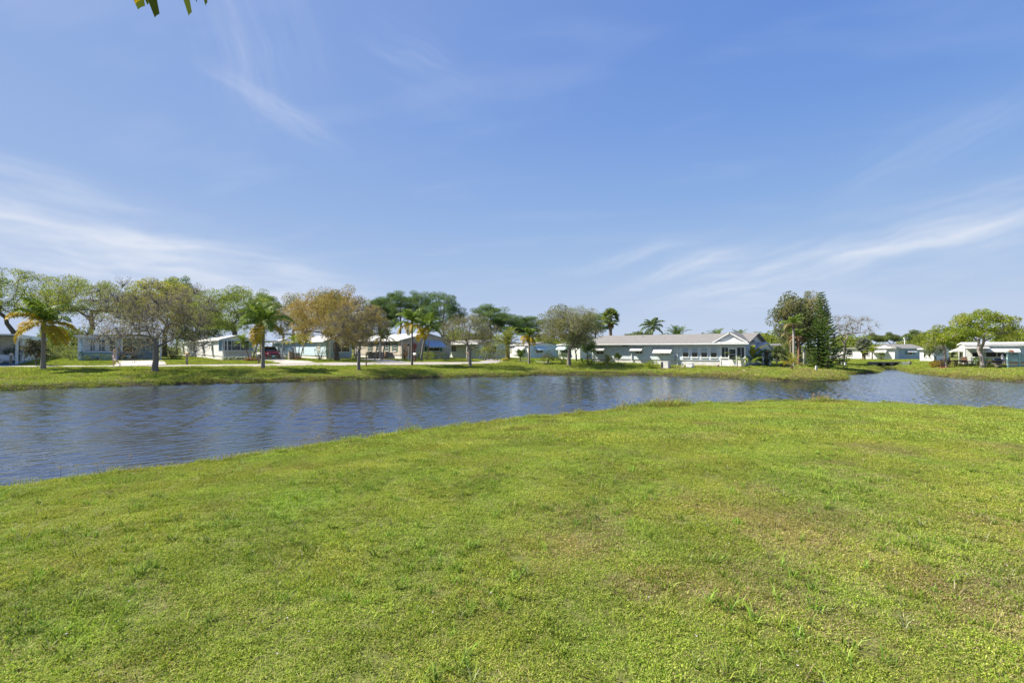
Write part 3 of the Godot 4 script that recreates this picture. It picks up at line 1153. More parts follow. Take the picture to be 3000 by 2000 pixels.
func ribs(p: Node, T: Transform3D, x0: float, x1: float, y0: float, y1: float, m: Material, pitch := 0.3) -> void:
	# upright corrugated panels
	var x := x0 + pitch / 2
	while x < x1:
		bx(p, "panel", T, Vector3(x, (y0 + y1) / 2, 0.012), Vector3(pitch - 0.035, y1 - y0, 0.022), m)
		x += pitch
func window(p: Node, T: Transform3D, x: float, y: float, w: float, h: float, cols := 1, rows := 2, pane_reflection := 0.0, frame: Material = null, called := "window", pane: Material = null) -> void:
	var o := Node3D.new()
	o.name = called
	p.add_child(o, true)
	o.transform = T * Transform3D(Basis(), Vector3(x, y, 0.04))
	var fm: Material = frame if frame else M.trim
	var b := MB.new()
	var e := 0.06
	for s in [-1, 1]:
		b.box(Vector3(s * (w / 2 + e / 2), 0, 0.01), Vector3(e, h + 2 * e, 0.07), Color.WHITE)
		b.box(Vector3(0, s * (h / 2 + e / 2), 0.01), Vector3(w, e, 0.066), Color.WHITE)
	for q in range(1, cols):
		b.box(Vector3(-w / 2 + w * q / cols, 0, 0.006), Vector3(0.045, h, 0.055), Color.WHITE)
	for q in range(1, rows):
		b.box(Vector3(0, -h / 2 + h * q / rows, 0.004), Vector3(w, 0.04, 0.05), Color.WHITE)
	put(o, "frame", b.mesh(fm))
	for q in cols:
		bx(o, "pane", I, Vector3(-w / 2 + w * (q + 0.5) / cols, 0, -0.008), Vector3(w / cols, h, 0.012), pane if pane else M.glass)
	if pane_reflection > 0.0:
		bx(o, "pane_reflection", I, Vector3(0, h / 2 - h * pane_reflection / 2, 0.0), Vector3(w - 0.02, h * pane_reflection, 0.006), M.pane_reflection)  # blue-grey sheet painted as a reflection over the upper glass
	bx(o, "sill", I, Vector3(0, -h / 2 - 0.085, 0.03), Vector3(w + 0.2, 0.05, 0.12), fm)
func shutters(p: Node, T: Transform3D, x: float, y: float, w: float, h: float, m: Material, sw := 0.32) -> void:
	for s in [-1, 1]:
		var b := MB.new()
		b.box(Vector3.ZERO, Vector3(sw, h + 0.1, 0.03), Color.WHITE)
		var k := int(h / 0.12)
		for q in k:
			b.box(Vector3(0, -h / 2 + h * (q + 0.5) / k, 0.022), Vector3(sw - 0.08, 0.05, 0.02), Color.WHITE, Basis(Vector3.RIGHT, 0.4))
		put(p, "shutter", b.mesh(m), T * Transform3D(Basis(), Vector3(x + s * (w / 2 + 0.08 + sw / 2), y, 0.06)))
func awning(p: Node, T: Transform3D, x: float, y: float, w: float, out: float, drop: float, m: Material) -> void:
	# sloping metal hood over a window, with closed sides and a short lip
	var b := MB.new()
	var n := maxi(3, int(w / 0.28))
	for q in n:
		var xa := -w / 2 + w * q / n + 0.012
		var xb := -w / 2 + w * (q + 1) / n - 0.012
		var lift := 0.014 if q % 2 else 0.0
		b.quad(Vector3(xa, lift, 0.03), Vector3(xb, lift, 0.03), Vector3(xb, -drop + lift, out), Vector3(xa, -drop + lift, out), Color.WHITE)
		b.quad(Vector3(xa, -drop + lift, out), Vector3(xb, -drop + lift, out), Vector3(xb, -drop - 0.12, out), Vector3(xa, -drop - 0.12, out), Color.WHITE)
	b.quad(Vector3(-w / 2, -0.016, 0.03), Vector3(w / 2, -0.016, 0.03), Vector3(w / 2, -drop - 0.016, out - 0.01), Vector3(-w / 2, -drop - 0.016, out - 0.01), Color.WHITE)
	for s in [-1, 1]:
		b.tri(Vector3(s * w / 2, 0, 0.03), Vector3(s * w / 2, -drop, out), Vector3(s * w / 2, -drop, 0.03), Color.WHITE)
		b.box(Vector3(s * (w / 2 - 0.03), -drop - 0.05, out / 2), Vector3(0.025, 0.025, out), Color.WHITE)
	put(p, "awning", b.mesh(m), T * Transform3D(Basis(), Vector3(x, y, 0.03)))
func door(p: Node, T: Transform3D, x: float, y0: float, w: float, h: float, m: Material, glass := 0.0) -> void:
	var d := bx(p, "door", T, Vector3(x, y0 + h / 2, 0.045), Vector3(w, h, 0.05), m)
	bx(d, "handle", I, Vector3(-w * 0.38, -0.05, 0.05), Vector3(0.04, 0.14, 0.05), M.metal)
	if glass > 0.0:
		bx(d, "pane", I, Vector3(0, h * 0.12, 0.028), Vector3(w * 0.72, h * glass, 0.012), M.screen)
		bx(d, "rail", I, Vector3(0, h * 0.12, 0.036), Vector3(w * 0.72, 0.05, 0.02), M.trim)
func roof(p: Node, x0: float, x1: float, z0: float, z1: float, eave: float, ridge: float, over: float, m: Material, gm: Material, th := 0.11) -> void:
	# a gable roof whose ridge runs along x, and the two gable triangles under it
	var zm := (z0 + z1) / 2
	var k := (ridge - eave) / ((z1 - z0) / 2)
	var za := z0 - over
	var zb := z1 + over
	var el := eave - k * over
	var xa := x0 - over * 0.6
	var xb := x1 + over * 0.6
	var b := MB.new()
	var prof := [Vector2(za, el), Vector2(zm, ridge), Vector2(zb, el)]
	for q in 2:
		var u: Vector2 = prof[q]
		var w: Vector2 = prof[q + 1]
		b.quad(Vector3(xa, u.y + th, u.x), Vector3(xb, u.y + th, u.x), Vector3(xb, w.y + th, w.x), Vector3(xa, w.y + th, w.x), Color.WHITE)
		b.quad(Vector3(xa, u.y, u.x), Vector3(xa, w.y, w.x), Vector3(xb, w.y, w.x), Vector3(xb, u.y, u.x), Color.WHITE)
		for x in [xa, xb]:
			b.quad(Vector3(x, u.y, u.x), Vector3(x, u.y + th, u.x), Vector3(x, w.y + th, w.x), Vector3(x, w.y, w.x), Color.WHITE)
	put(p, "roof", b.mesh(m))
	for z in [za, zb]:
		bx(p, "gutter", I, Vector3((xa + xb) / 2, el + 0.03, z + signf(z - zm) * 0.05), Vector3(xb - xa, 0.14, 0.09), M.trim)
	for x in [x0 + 0.004, x1 - 0.024]:
		var g := MB.new()
		g.tri(Vector3(x, eave - 0.02, z0 + 0.01), Vector3(x, eave - 0.02, z1 - 0.01), Vector3(x, ridge - 0.02, zm), Color.WHITE)
		g.tri(Vector3(x + 0.02, eave - 0.02, z0 + 0.01), Vector3(x + 0.02, ridge - 0.02, zm), Vector3(x + 0.02, eave - 0.02, z1 - 0.01), Color.WHITE)
		put(p, "gable", g.mesh(gm))
func slab(p: Node, called: String, x0: float, x1: float, z0: float, z1: float, y: float, th: float, m: Material, tilt := 0.0) -> void:
	bx(p, called, I, Vector3((x0 + x1) / 2, y, (z0 + z1) / 2), Vector3(x1 - x0, th, z1 - z0), m, Vector3(tilt, 0, 0))
func post(p: Node, x: float, z: float, h: float, m: Material, w := 0.12) -> void:
	bx(p, "post", I, Vector3(x, h / 2 - 0.1, z), Vector3(w, h + 0.2, w), m)

func make_homes() -> void:
	# 1: white home with a carport on the left edge; its shaded long side runs away to the right
	var h := home("carport_house", "white home with open carport behind the fruiting shrub and yellow palm", -66.22, -68.00, 2.2485, -26.0, 0.2, -8.0, 0.6)
	var s47 := -20.39
	body(h, "wall", s47, 0.0, -0.3, 2.75, -7.0, 0.0, M.white)
	body(h, "back_wall", -24.0, s47, -0.3, 2.7, -7.0, -5.0, M.white)
	slab(h, "roof", -25.0, 0.4, -7.4, 0.5, 2.86, 0.14, M.roofwhite)
	bx(h, "fascia", I, Vector3(-12.3, 2.72, 0.53), Vector3(25.4, 0.42, 0.07), M.trim)
	for sx in [-23.6, -14.6]:
		post(h, sx, 0.42, 2.6, M.trim, 0.2)
	post(h, s47 - 0.4, 0.42, 2.6, M.trim, 0.2)
	ribs(h, I, s47 + 2.6, 0.0, 0.3, 2.6, M.white, 0.45)
	door(h, I, s47 + 1.2, 0.2, 1.0, 2.1, M.dark)
	body(h, "rear_roof", -20.0, s47 - 1.5, 2.95, 3.35, -7.2, -3.0, M.roofgrey)

	# 2: sky blue home, its short end towards the pond
	h = home("blue_house", "sky blue home with white flat roof and picture window behind the big bare tree", -51.17, -57.00, ROW, -14.0, 0.3, -10.5, 0.2)
	var w1 := 3.97
	var w2 := 7.95
	body(h, "wall", -14.0, 0.0, -0.3, 2.95, -w1, 0.0, M.skyblue)
	body(h, "carport_wall", -14.0, -5.2, -0.3, 2.8, -w2, -w1, M.skyblue)
	bx(h, "low_wall", I, Vector3(-5.12, 0.45, -(w1 + w2) / 2), Vector3(0.1, 0.9, w2 - w1), M.greyblue)
	roof(h, -14.0, 0.0, -w2, 0.0, 2.95, 3.16, 0.35, M.roofwhite, M.trim, 0.12)
	bx(h, "fascia", front_of(), Vector3(w2 / 2, 2.86, 0.34), Vector3(w2 + 0.5, 0.2, 0.05), M.trim)
	var F := front_of()
	boards(h, F, 0.1, w1, 0.1, 2.75, M.skyblue, 0.26)
	window(h, F, (0.54 + 3.62) / 2, 1.85, 3.62 - 0.54, 1.35, 4, 2, 0.0, M.trim)
	for q in 4:
		bx(h, "curtain", F, Vector3(0.73 + q * 0.95, 1.85, 0.06), Vector3(0.42 if q else 0.75, 1.25, 0.02), M.curtain)
	bx(h, "ledge", F, Vector3((0.54 + 3.62) / 2, 1.02, 0.12), Vector3(4.2, 0.1, 0.2), M.skyblue)
	for t in [0.05, w1 + 0.05, w2 - 0.1]:
		post(h, 0.28, -t, 2.85, M.trim, 0.16)

	# 3: white home with hooded windows on its sunlit long side
	h = home("white_house", "white home with four metal awnings on its side and blue shutters in front", -35.91, -60.00, ROW, -26.0, 0.3, -4.5, 0.2)
	w1 = 3.18
	w2 = 7.09
	var ln := 55.11
	body(h, "wall", -ln, 0.0, 0.5, 2.6, -w1, 0.0, M.white)
	body(h, "skirting", -ln + 0.05, -0.05, -0.3, 0.5, -w1 + 0.05, -0.05, M.block)
	roof(h, -ln, 0.0, -w1, 0.0, 2.6, 3.05, 0.3, M.roofwhite, M.white)
	ribs(h, I, -ln, -0.2, 0.5, 2.55, M.white, 0.4)
	for q in [[8.80, 1.5], [18.24, 1.7], [31.03, 2.2], [49.90, 3.0]]:
		awning(h, I, -q[0], 2.35, q[1], 0.9, 0.55, M.trim)
		window(h, I, -q[0], 1.75, q[1] * 0.55, 0.95, 1, 3)
	F = front_of()
	boards(h, F, 0.0, w1, 1.25, 2.55, M.paleblue, 0.22)
	ribs(h, F, 0.0, w1, 0.35, 1.2, M.white, 0.25)
	var wc := (0.37 + 2.52) / 2
	window(h, F, wc, 1.85, 2.9, 1.15, 3, 2, 0.0)
	shutters(h, F, wc, 1.85, 2.9, 1.15, M.shutterblue, 0.36)
	bx(h, "ledge", F, Vector3(wc, 1.18, 0.16), Vector3(3.9, 0.08, 0.3), M.trim)
	for t in [0.1, 0.45]:
		post(h, 0.24, -t, 2.55, M.trim, 0.12)
	slab(h, "carport_roof", -11.0, 0.5, -w2, -w1 + 0.1, 2.42, 0.13, M.trim)
	for q in [[0.2, w2 - 0.25], [-5.0, w2 - 0.25], [-10.6, w2 - 0.25], [0.2, w1 + 0.25], [0.2, w1 + 0.55]]:
		post(h, q[0], -q[1], 2.36, M.trim, 0.13)
	bx(h, "post_footing", I, Vector3(0.2, 0.12, -w2 + 0.25), Vector3(0.5, 0.4, 0.5), M.block)

	# 4: pale blue clapboard home
	h = home("clapboard_house", "light blue clapboard home behind the tawny oak", -24.62, -64.00, ROW, -18.0, 0.2, -7.5, 0.2)
	ln = 28.91
	w1 = 3.43
	body(h, "wall", -ln, 0.0, 0.5, 2.5, -w1, 0.0, M.paleblue)
	body(h, "skirting", -ln + 0.05, -0.05, -0.3, 0.5, -w1 + 0.05, -0.05, M.block)
	roof(h, -ln, 0.0, -w1, 0.0, 2.5, 3.2, 0.35, M.roofwhite, M.paleblue)
	boards(h, I, -ln, 0.0, 0.5, 2.45, M.paleblue, 0.2)
	for q in [[24.78, 0.9], [21.39, 0.9], [15.59, 0.8], [10.42, 0.7]]:
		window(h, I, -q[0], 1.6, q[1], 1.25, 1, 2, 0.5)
	bx(h, "panel", I, Vector3(-2.86, 1.7, 0.05), Vector3(1.3, 1.1, 0.04), M.trim)
	F = front_of()
	post(h, 0.12, -0.4, 2.5, M.trim, 0.2)
	window(h, F, 2.0, 1.65, 2.2, 1.2, 2, 2, 0.0, M.trim, "window", M.screen)
	boards(h, F, 0.1, w1, 0.4, 1.0, M.skyblue, 0.2)
	slab(h, "carport_roof", -9.0, 0.6, -w1 - 4.2, -w1 + 0.1, 2.42, 0.13, M.roofwhite)
	for q in [[0.3, w1 + 0.5], [0.3, w1 + 3.9], [-8.5, w1 + 3.9]]:
		post(h, q[0], -q[1], 2.36, M.trim, 0.13)

	# 5: beige home with green shutters
	h = home("beige_house", "beige home with white metal roof and dark green shutters", -15.04, -66.00, ROW, -20.0, 0.2, -9.5, 0.2)
	ln = 17.06
	w1 = 7.64
	body(h, "wall", -ln, 0.0, 0.6, 2.65, -w1, 0.0, M.beige)
	body(h, "skirting", -ln + 0.05, -0.05, -0.3, 0.6, -w1 + 0.05, -0.05, M.block)
	roof(h, -ln, 0.0, -w1, 0.0, 2.65, 3.6, 0.4, M.roofwhite, M.beige)
	boards(h, I, -ln, 0.0, 0.6, 2.6, M.beige, 0.2)
	for px in [2.12, 4.59, 7.56, 10.74]:
		window(h, I, -px, 1.75, 0.9, 1.2, 2, 3)
		shutters(h, I, -px, 1.75, 0.9, 1.2, M.greenpaint, 0.34)
	bx(h, "corner_trim", I, Vector3(0.03, 1.4, 0.03), Vector3(0.14, 2.5, 0.14), M.trim)
	F = front_of()
	ribs(h, F, 0.1, w1, 0.5, 2.6, M.beige, 0.35)
	window(h, F, 4.86, 1.6, 2.0, 0.9, 2, 2)
	shutters(h, F, 4.86, 1.6, 2.0, 0.9, M.greenpaint, 0.32)
	var striped := mt(0.42, 0.56, 0.74, 0.5)
	awning(h, F, 4.86, 2.6, 2.9, 1.1, 0.85, striped)

	# 6: pale green-white home half hidden by the sparse tree
	h = home("pale_house", "pale greenish white home half hidden by the sparse tree", -5.01, -74.00, ROW, -16.0, 0.2, -6.5, 0.2)
	ln = 12.80
	body(h, "wall", -ln, 0.0, -0.3, 2.4, -6.0, 0.0, M.palegreen)
	roof(h, -ln, 0.0, -6.0, 0.0, 2.4, 2.95, 0.35, M.roofgrey, M.palegreen)
	boards(h, I, -ln, 0.0, 0.2, 2.35, M.palegreen, 0.22)
	window(h, I, -3.00, 1.6, 1.0, 0.9, 2, 1)
	window(h, I, -7.24, 1.6, 1.3, 0.9, 2, 1)
	for q in [1.0, 6.0]:
		post(h, -q, 1.6, 2.2, M.trim, 0.1)
	slab(h, "porch_roof", -9.0, 0.2, 0.05, 1.9, 2.3, 0.1, M.roofwhite)
	window(h, front_of(), 2.4, 1.5, 1.6, 1.0, 2, 2)

	# 7: white home with two awnings, farther back
	h = home("awning_house", "low white home with awnings behind the small yellow palm", 3.08, -84.00, ROW, -11.0, 0.2, -7.2, 0.2)
	ln = 6.93
	w1 = 7.28
	body(h, "wall", -ln, 0.0, -0.3, 2.3, -w1, 0.0, M.white)
	roof(h, -ln, 0.0, -w1, 0.0, 2.3, 2.75, 0.25, M.roofgrey, M.white)
	boards(h, I, -ln, 0.0, 0.1, 2.25, M.white, 0.24)
	awning(h, I, -2.31, 2.1, 2.6, 0.9, 0.6, M.trim)
	window(h, I, -2.03, 1.35, 1.9, 0.8, 2, 1)
	F = front_of()
	boards(h, F, 0.0, w1, 0.1, 2.25, M.paleblue, 0.24)
	awning(h, F, 2.23, 2.1, 2.2, 0.9, 0.6, M.paleblue)
	window(h, F, 2.23, 1.35, 1.6, 0.8, 2, 1)
	bx(h, "corner_trim", I, Vector3(0.04, 1.1, 0.04), Vector3(0.3, 2.3, 0.3), M.trim)

	# 8: pale home behind the trunk of the round tree
	h = home("pale_cottage", "pale green cottage with small blue awning behind the round tree's trunk", 10.44, -74.00, ROW, -7.0, 0.2, -5.2, 0.2)
	ln = 4.76
	body(h, "wall", -ln, 0.0, -0.3, 2.3, -5.0, 0.0, M.palegreen)
	roof(h, -ln, 0.0, -5.0, 0.0, 2.3, 2.7, 0.25, M.roofgrey, M.palegreen)
	boards(h, I, -ln, 0.0, 0.1, 2.25, M.palegreen, 0.24)
	awning(h, I, -3.53, 2.1, 2.2, 0.8, 0.5, M.paleblue)
	window(h, I, -3.15, 1.4, 1.6, 0.8, 2, 1)

	make_long_house()
	make_right_homes()

func make_long_house() -> void:
	var ln := 18.38
	var h := home("long_house", "long pale blue clapboard home with grey roof and gabled screen porch at the water", 24.41, -50.50, BIG, -19.0, 0.3, -7.5, 0.3)
	var px0 := -2.49
	body(h, "wall", -ln, px0, 0.55, 2.45, -7.0, 0.0, M.bigblue)
	body(h, "skirting", -ln + 0.05, px0, -0.4, 0.55, -6.9, -0.04, M.block)
	body(h, "porch_wall", px0, 0.0, -0.4, 2.45, -7.0, -0.3, M.bigblue)
	roof(h, -ln - 0.3, 0.1, -7.0, 0.0, 2.5, 3.45, 0.65, M.roofgrey, M.white)
	boards(h, I, -ln, px0, 0.55, 2.42, M.bigblue, 0.205)
	bx(h, "corner_trim", I, Vector3(px0, 1.0, 0.03), Vector3(0.14, 2.8, 0.1), M.trim)
	for px in [6.27, 5.24, 4.22, 3.20]:
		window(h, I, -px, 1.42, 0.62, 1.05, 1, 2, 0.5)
	for q in [[17.33, 2.1, 0.32, 1.0], [12.02, 1.55, 0.36, 0.6], [8.80, 2.2, 0.62, 1.0]]:
		awning(h, I, -q[0], 2.02, q[1], 0.75, q[2], M.trim)
		window(h, I, -q[0] + 0.15, 1.45, q[1] * 0.5, 0.55 * q[3] + 0.1, 2, 1)
	bx(h, "vent", I, Vector3(-13.72, 2.18, 0.05), Vector3(0.75, 0.13, 0.05), M.dark)
	bx(h, "panel", I, Vector3(-14.51, 1.45, 0.05), Vector3(0.55, 0.75, 0.03), M.bigblue)
	for px in [12.82, 7.19]:
		bx(h, "downspout", I, Vector3(-px, 1.1, 0.12), Vector3(0.09, 2.6, 0.09), M.trim)
	bx(h, "meter_box", I, Vector3(-7.45, 0.75, 0.1), Vector3(0.22, 0.5, 0.16), M.metal)
	bx(h, "vent_pipe", I, Vector3(-12.55, 3.2, -2.4), Vector3(0.07, 0.7, 0.07), M.metal)
	# screened porch with its own gable
	var w := -px0
	bx(h, "porch_base", I, Vector3(px0 / 2, 0.26, -0.02), Vector3(w, 1.24, 0.12), M.white)
	bx(h, "porch_header", I, Vector3(px0 / 2, 2.2, -0.02), Vector3(w, 0.5, 0.12), M.bigblue)
	for q in [-w + 0.06, -1.66, -0.89, -0.06]:
		bx(h, "porch_post", I, Vector3(q, 1.4, 0.0), Vector3(0.13, 1.1, 0.15), M.trim)
	for q in [[2.04, 0.78], [0.43, 0.78]]:
		window(h, I, -q[0], 1.42, q[1], 1.05, 2, 1, 0.0, M.trim, "window", M.screen)
	door(h, Transform3D(Basis(), Vector3(0, 0, 0.03)), -1.28, -0.08, 0.85, 2.1, M.trim, 0.5)
	var cx := -1.40
	var half := 1.55
	var g := MB.new()
	g.tri(Vector3(cx - half, 2.52, 0.42), Vector3(cx, 3.42, 0.42), Vector3(cx + half, 2.52, 0.42), Color.WHITE)
	put(h, "porch_gable", g.mesh(M.white))
	var b := MB.new()
	for s in [-1.0, 1.0]:
		b.quad(Vector3(cx, 3.62, 0.6), Vector3(cx + s * (half + 0.25), 2.56, 0.6), Vector3(cx + s * (half + 0.25), 2.56, -3.0), Vector3(cx, 3.62, -3.0), Color.WHITE)
		b.quad(Vector3(cx, 3.5, 0.6), Vector3(cx, 3.62, 0.6), Vector3(cx + s * (half + 0.25), 2.56, 0.6), Vector3(cx + s * (half + 0.25), 2.44, 0.6), Color.WHITE)
	put(h, "porch_roof", b.mesh(M.roofgrey))
	for s in [-1.0, 1.0]:
		bx(h, "bargeboard", I, Vector3(cx + s * half * 0.53, 3.02, 0.63), Vector3(2.15, 0.13, 0.04), M.trim, Vector3(0, 0, -s * 0.533))
	bx(h, "porch_beam", I, Vector3(cx, 2.49, 0.5), Vector3(half * 2.3, 0.13, 0.16), M.trim)

	# the smaller buildings just beyond it
	h = home("garden_shed", "small pale blue shed with bright roof beside the banana plants", 27.38, -53.00, ROW, -5.0, 0.2, -2.6, 0.2, "shed")
	body(h, "wall", -4.6, 0.0, -0.4, 1.9, -2.3, 0.0, M.bigblue)
	roof(h, -4.6, 0.0, -2.3, 0.0, 1.9, 2.45, 0.25, M.roofwhite, M.bigblue)
	boards(h, I, -4.6, 0.0, 0.0, 1.88, M.bigblue, 0.16)
	bx(h, "corner_trim", I, Vector3(0.02, 0.9, 0.02), Vector3(0.1, 2.2, 0.1), M.trim)
	door(h, front_of(), 1.1, 0.0, 0.9, 1.75, M.dark)
	h = home("teal_house", "teal walled home with white roof behind the drooping garden palm", 38.39, -67.00, -0.12, -3.6, 0.2, -6.0, 0.2)
	body(h, "wall", -3.2, 0.0, -0.4, 2.05, -6.0, 0.0, M.teal)
	body(h, "side_wall", -4.1, -3.2, -0.4, 2.05, -6.0, -0.4, M.cream)
	slab(h, "porch_roof", -3.4, 0.3, -1.4, 0.55, 2.12, 0.1, M.roofwhite)
	slab(h, "roof", -3.2, 0.2, -6.0, -1.1, 2.5, 0.3, M.roofwhite)
	window(h, I, -1.55, 0.9, 0.9, 0.9, 1, 2)
	boards(h, I, -3.2, 0.0, 0.1, 2.0, M.teal, 0.24)
	for q in 3:
		var a := [0.5, -0.5, 0.0][q] as float
		bx(h, "lattice_bar", I, Vector3(-0.55, 0.75, 0.1), Vector3(0.9, 0.07, 0.04), M.trim, Vector3(0, 0, a))

func make_right_homes() -> void:
	var h := home("grey_blue_house", "grey blue home with one white awning beyond the culvert", 80.85, -95.00, 0.0, -11.0, 0.2, -6.5, 0.2)
	var ww := 5.36
	body(h, "wall", -ww, 0.0, -0.3, 2.1, -6.0, 0.0, M.greyblue)
	body(h, "end_wall", -ww - 1.7, -ww, -0.3, 2.05, -5.6, 0.5, M.greyblue)
	roof(h, -ww, 0.0, -6.0, 0.0, 2.1, 2.85, 0.3, M.roofgrey, M.white)
	boards(h, I, -ww, 0.0, 0.0, 2.05, M.greyblue, 0.24)
	awning(h, I, -ww + 2.82, 1.75, 1.8, 0.6, 0.34, M.trim)
	window(h, I, -ww + 2.68, 1.15, 0.9, 0.5, 2, 1)
	shutters(h, I, -ww + 2.68, 1.15, 0.9, 0.5, M.shutterblue, 0.4)
	bx(h, "corner_trim", I, Vector3(-ww, 0.9, 0.03), Vector3(0.22, 2.4, 0.1), M.trim)
	slab(h, "side_roof", -ww - 2.1, -ww + 0.1, -5.8, 0.9, 2.15, 0.1, M.roofwhite, 0.0)
	door(h, Transform3D(Basis(), Vector3(0, 0, 0.5)), -ww - 0.85, 0.0, 0.7, 1.5, M.trim)

	h = home("white_annex", "long white annex with lean-to roof and slanted awning beyond the silver palm", 73.64, -93.00, ROW, -13.0, 0.2, -3.2, 0.2)
	body(h, "wall", -12.5, 0.0, -0.3, 2.05, -3.0, 0.0, M.white)
	slab(h, "roof", -12.8, 0.4, -3.2, 0.45, 2.12, 0.1, M.roofwhite)
	slab(h, "step_roof", -6.0, 0.2, -3.2, 0.3, 2.35, 0.1, M.roofwhite)
	awning(h, I, -2.4, 1.85, 2.4, 0.8, 0.5, M.trim)
	for q in [2.0, 4.6, 7.4, 10.0]:
		window(h, I, -q, 1.2, 0.9, 0.9, 1, 2)
	ribs(h, I, -12.5, 0.0, 0.0, 0.6, M.white, 0.5)

	h = home("white_cottage", "white gabled cottage end behind the young leaning tree", 68.04, -78.00, -1.15, -0.3, 3.2, -5.0, 0.2)
	body(h, "wall", -1.9, 0.0, -0.4, 2.0, -4.6, 0.0, M.white)
	roof(h, -1.9, 0.0, -4.6, 0.0, 2.0, 2.6, 0.3, M.roofgrey, M.white)
	for q in [0.55, 1.2]:
		window(h, I, -q, 1.1, 0.25, 0.9, 1, 2)
	bx(h, "bargeboard", I, Vector3(-0.95, 1.98, 0.34), Vector3(2.3, 0.14, 0.05), M.trim)

	# the patio home: its sunlit end wall on the left, its long front behind the patio
	h = home("patio_house", "white home with long awnings above a planted patio", 53.50, -57.00, -0.611, -0.2, 10.0, -4.6, 0.2)
	body(h, "wall", 0.0, 9.6, -0.4, 2.3, -4.2, 0.0, M.paleblue)
	body(h, "end_wall", -0.03, 0.0, 0.0, 2.28, -4.18, -0.02, M.white)
	roof(h, 0.0, 9.6, -4.2, 0.0, 2.34, 2.56, 0.25, M.roofwhite, M.white, 0.16)
	boards(h, I, 0.0, 9.6, 0.0, 0.95, M.paleblue, 0.2)
	var E := Transform3D(Basis(UP, -PI / 2), Vector3(-0.04, 0, -4.2))
	ribs(h, E, 0.05, 4.1, 0.0, 2.1, M.white, 0.3)
	awning(h, E, 2.0, 2.1, 2.4, 1.0, 0.5, M.trim)
	window(h, E, 2.0, 1.3, 1.6, 0.9, 2, 1)
	awning(h, I, 2.88, 2.0, 3.1, 0.7, 0.36, M.trim)
	for q in [2.15, 3.10, 3.87]:
		window(h, I, q, 1.3, 0.85, 0.55, 1, 1, 0.0, M.cream)
	window(h, I, 1.0, 1.25, 0.9, 0.5, 1, 1)
	bx(h, "panel", I, Vector3(0.25, 1.15, 0.05), Vector3(0.4, 1.9, 0.06), M.trim)
	slab(h, "lean_to_roof", -0.1, 1.9, 0.05, 1.2, 2.05, 0.09, M.roofwhite, 0.12)

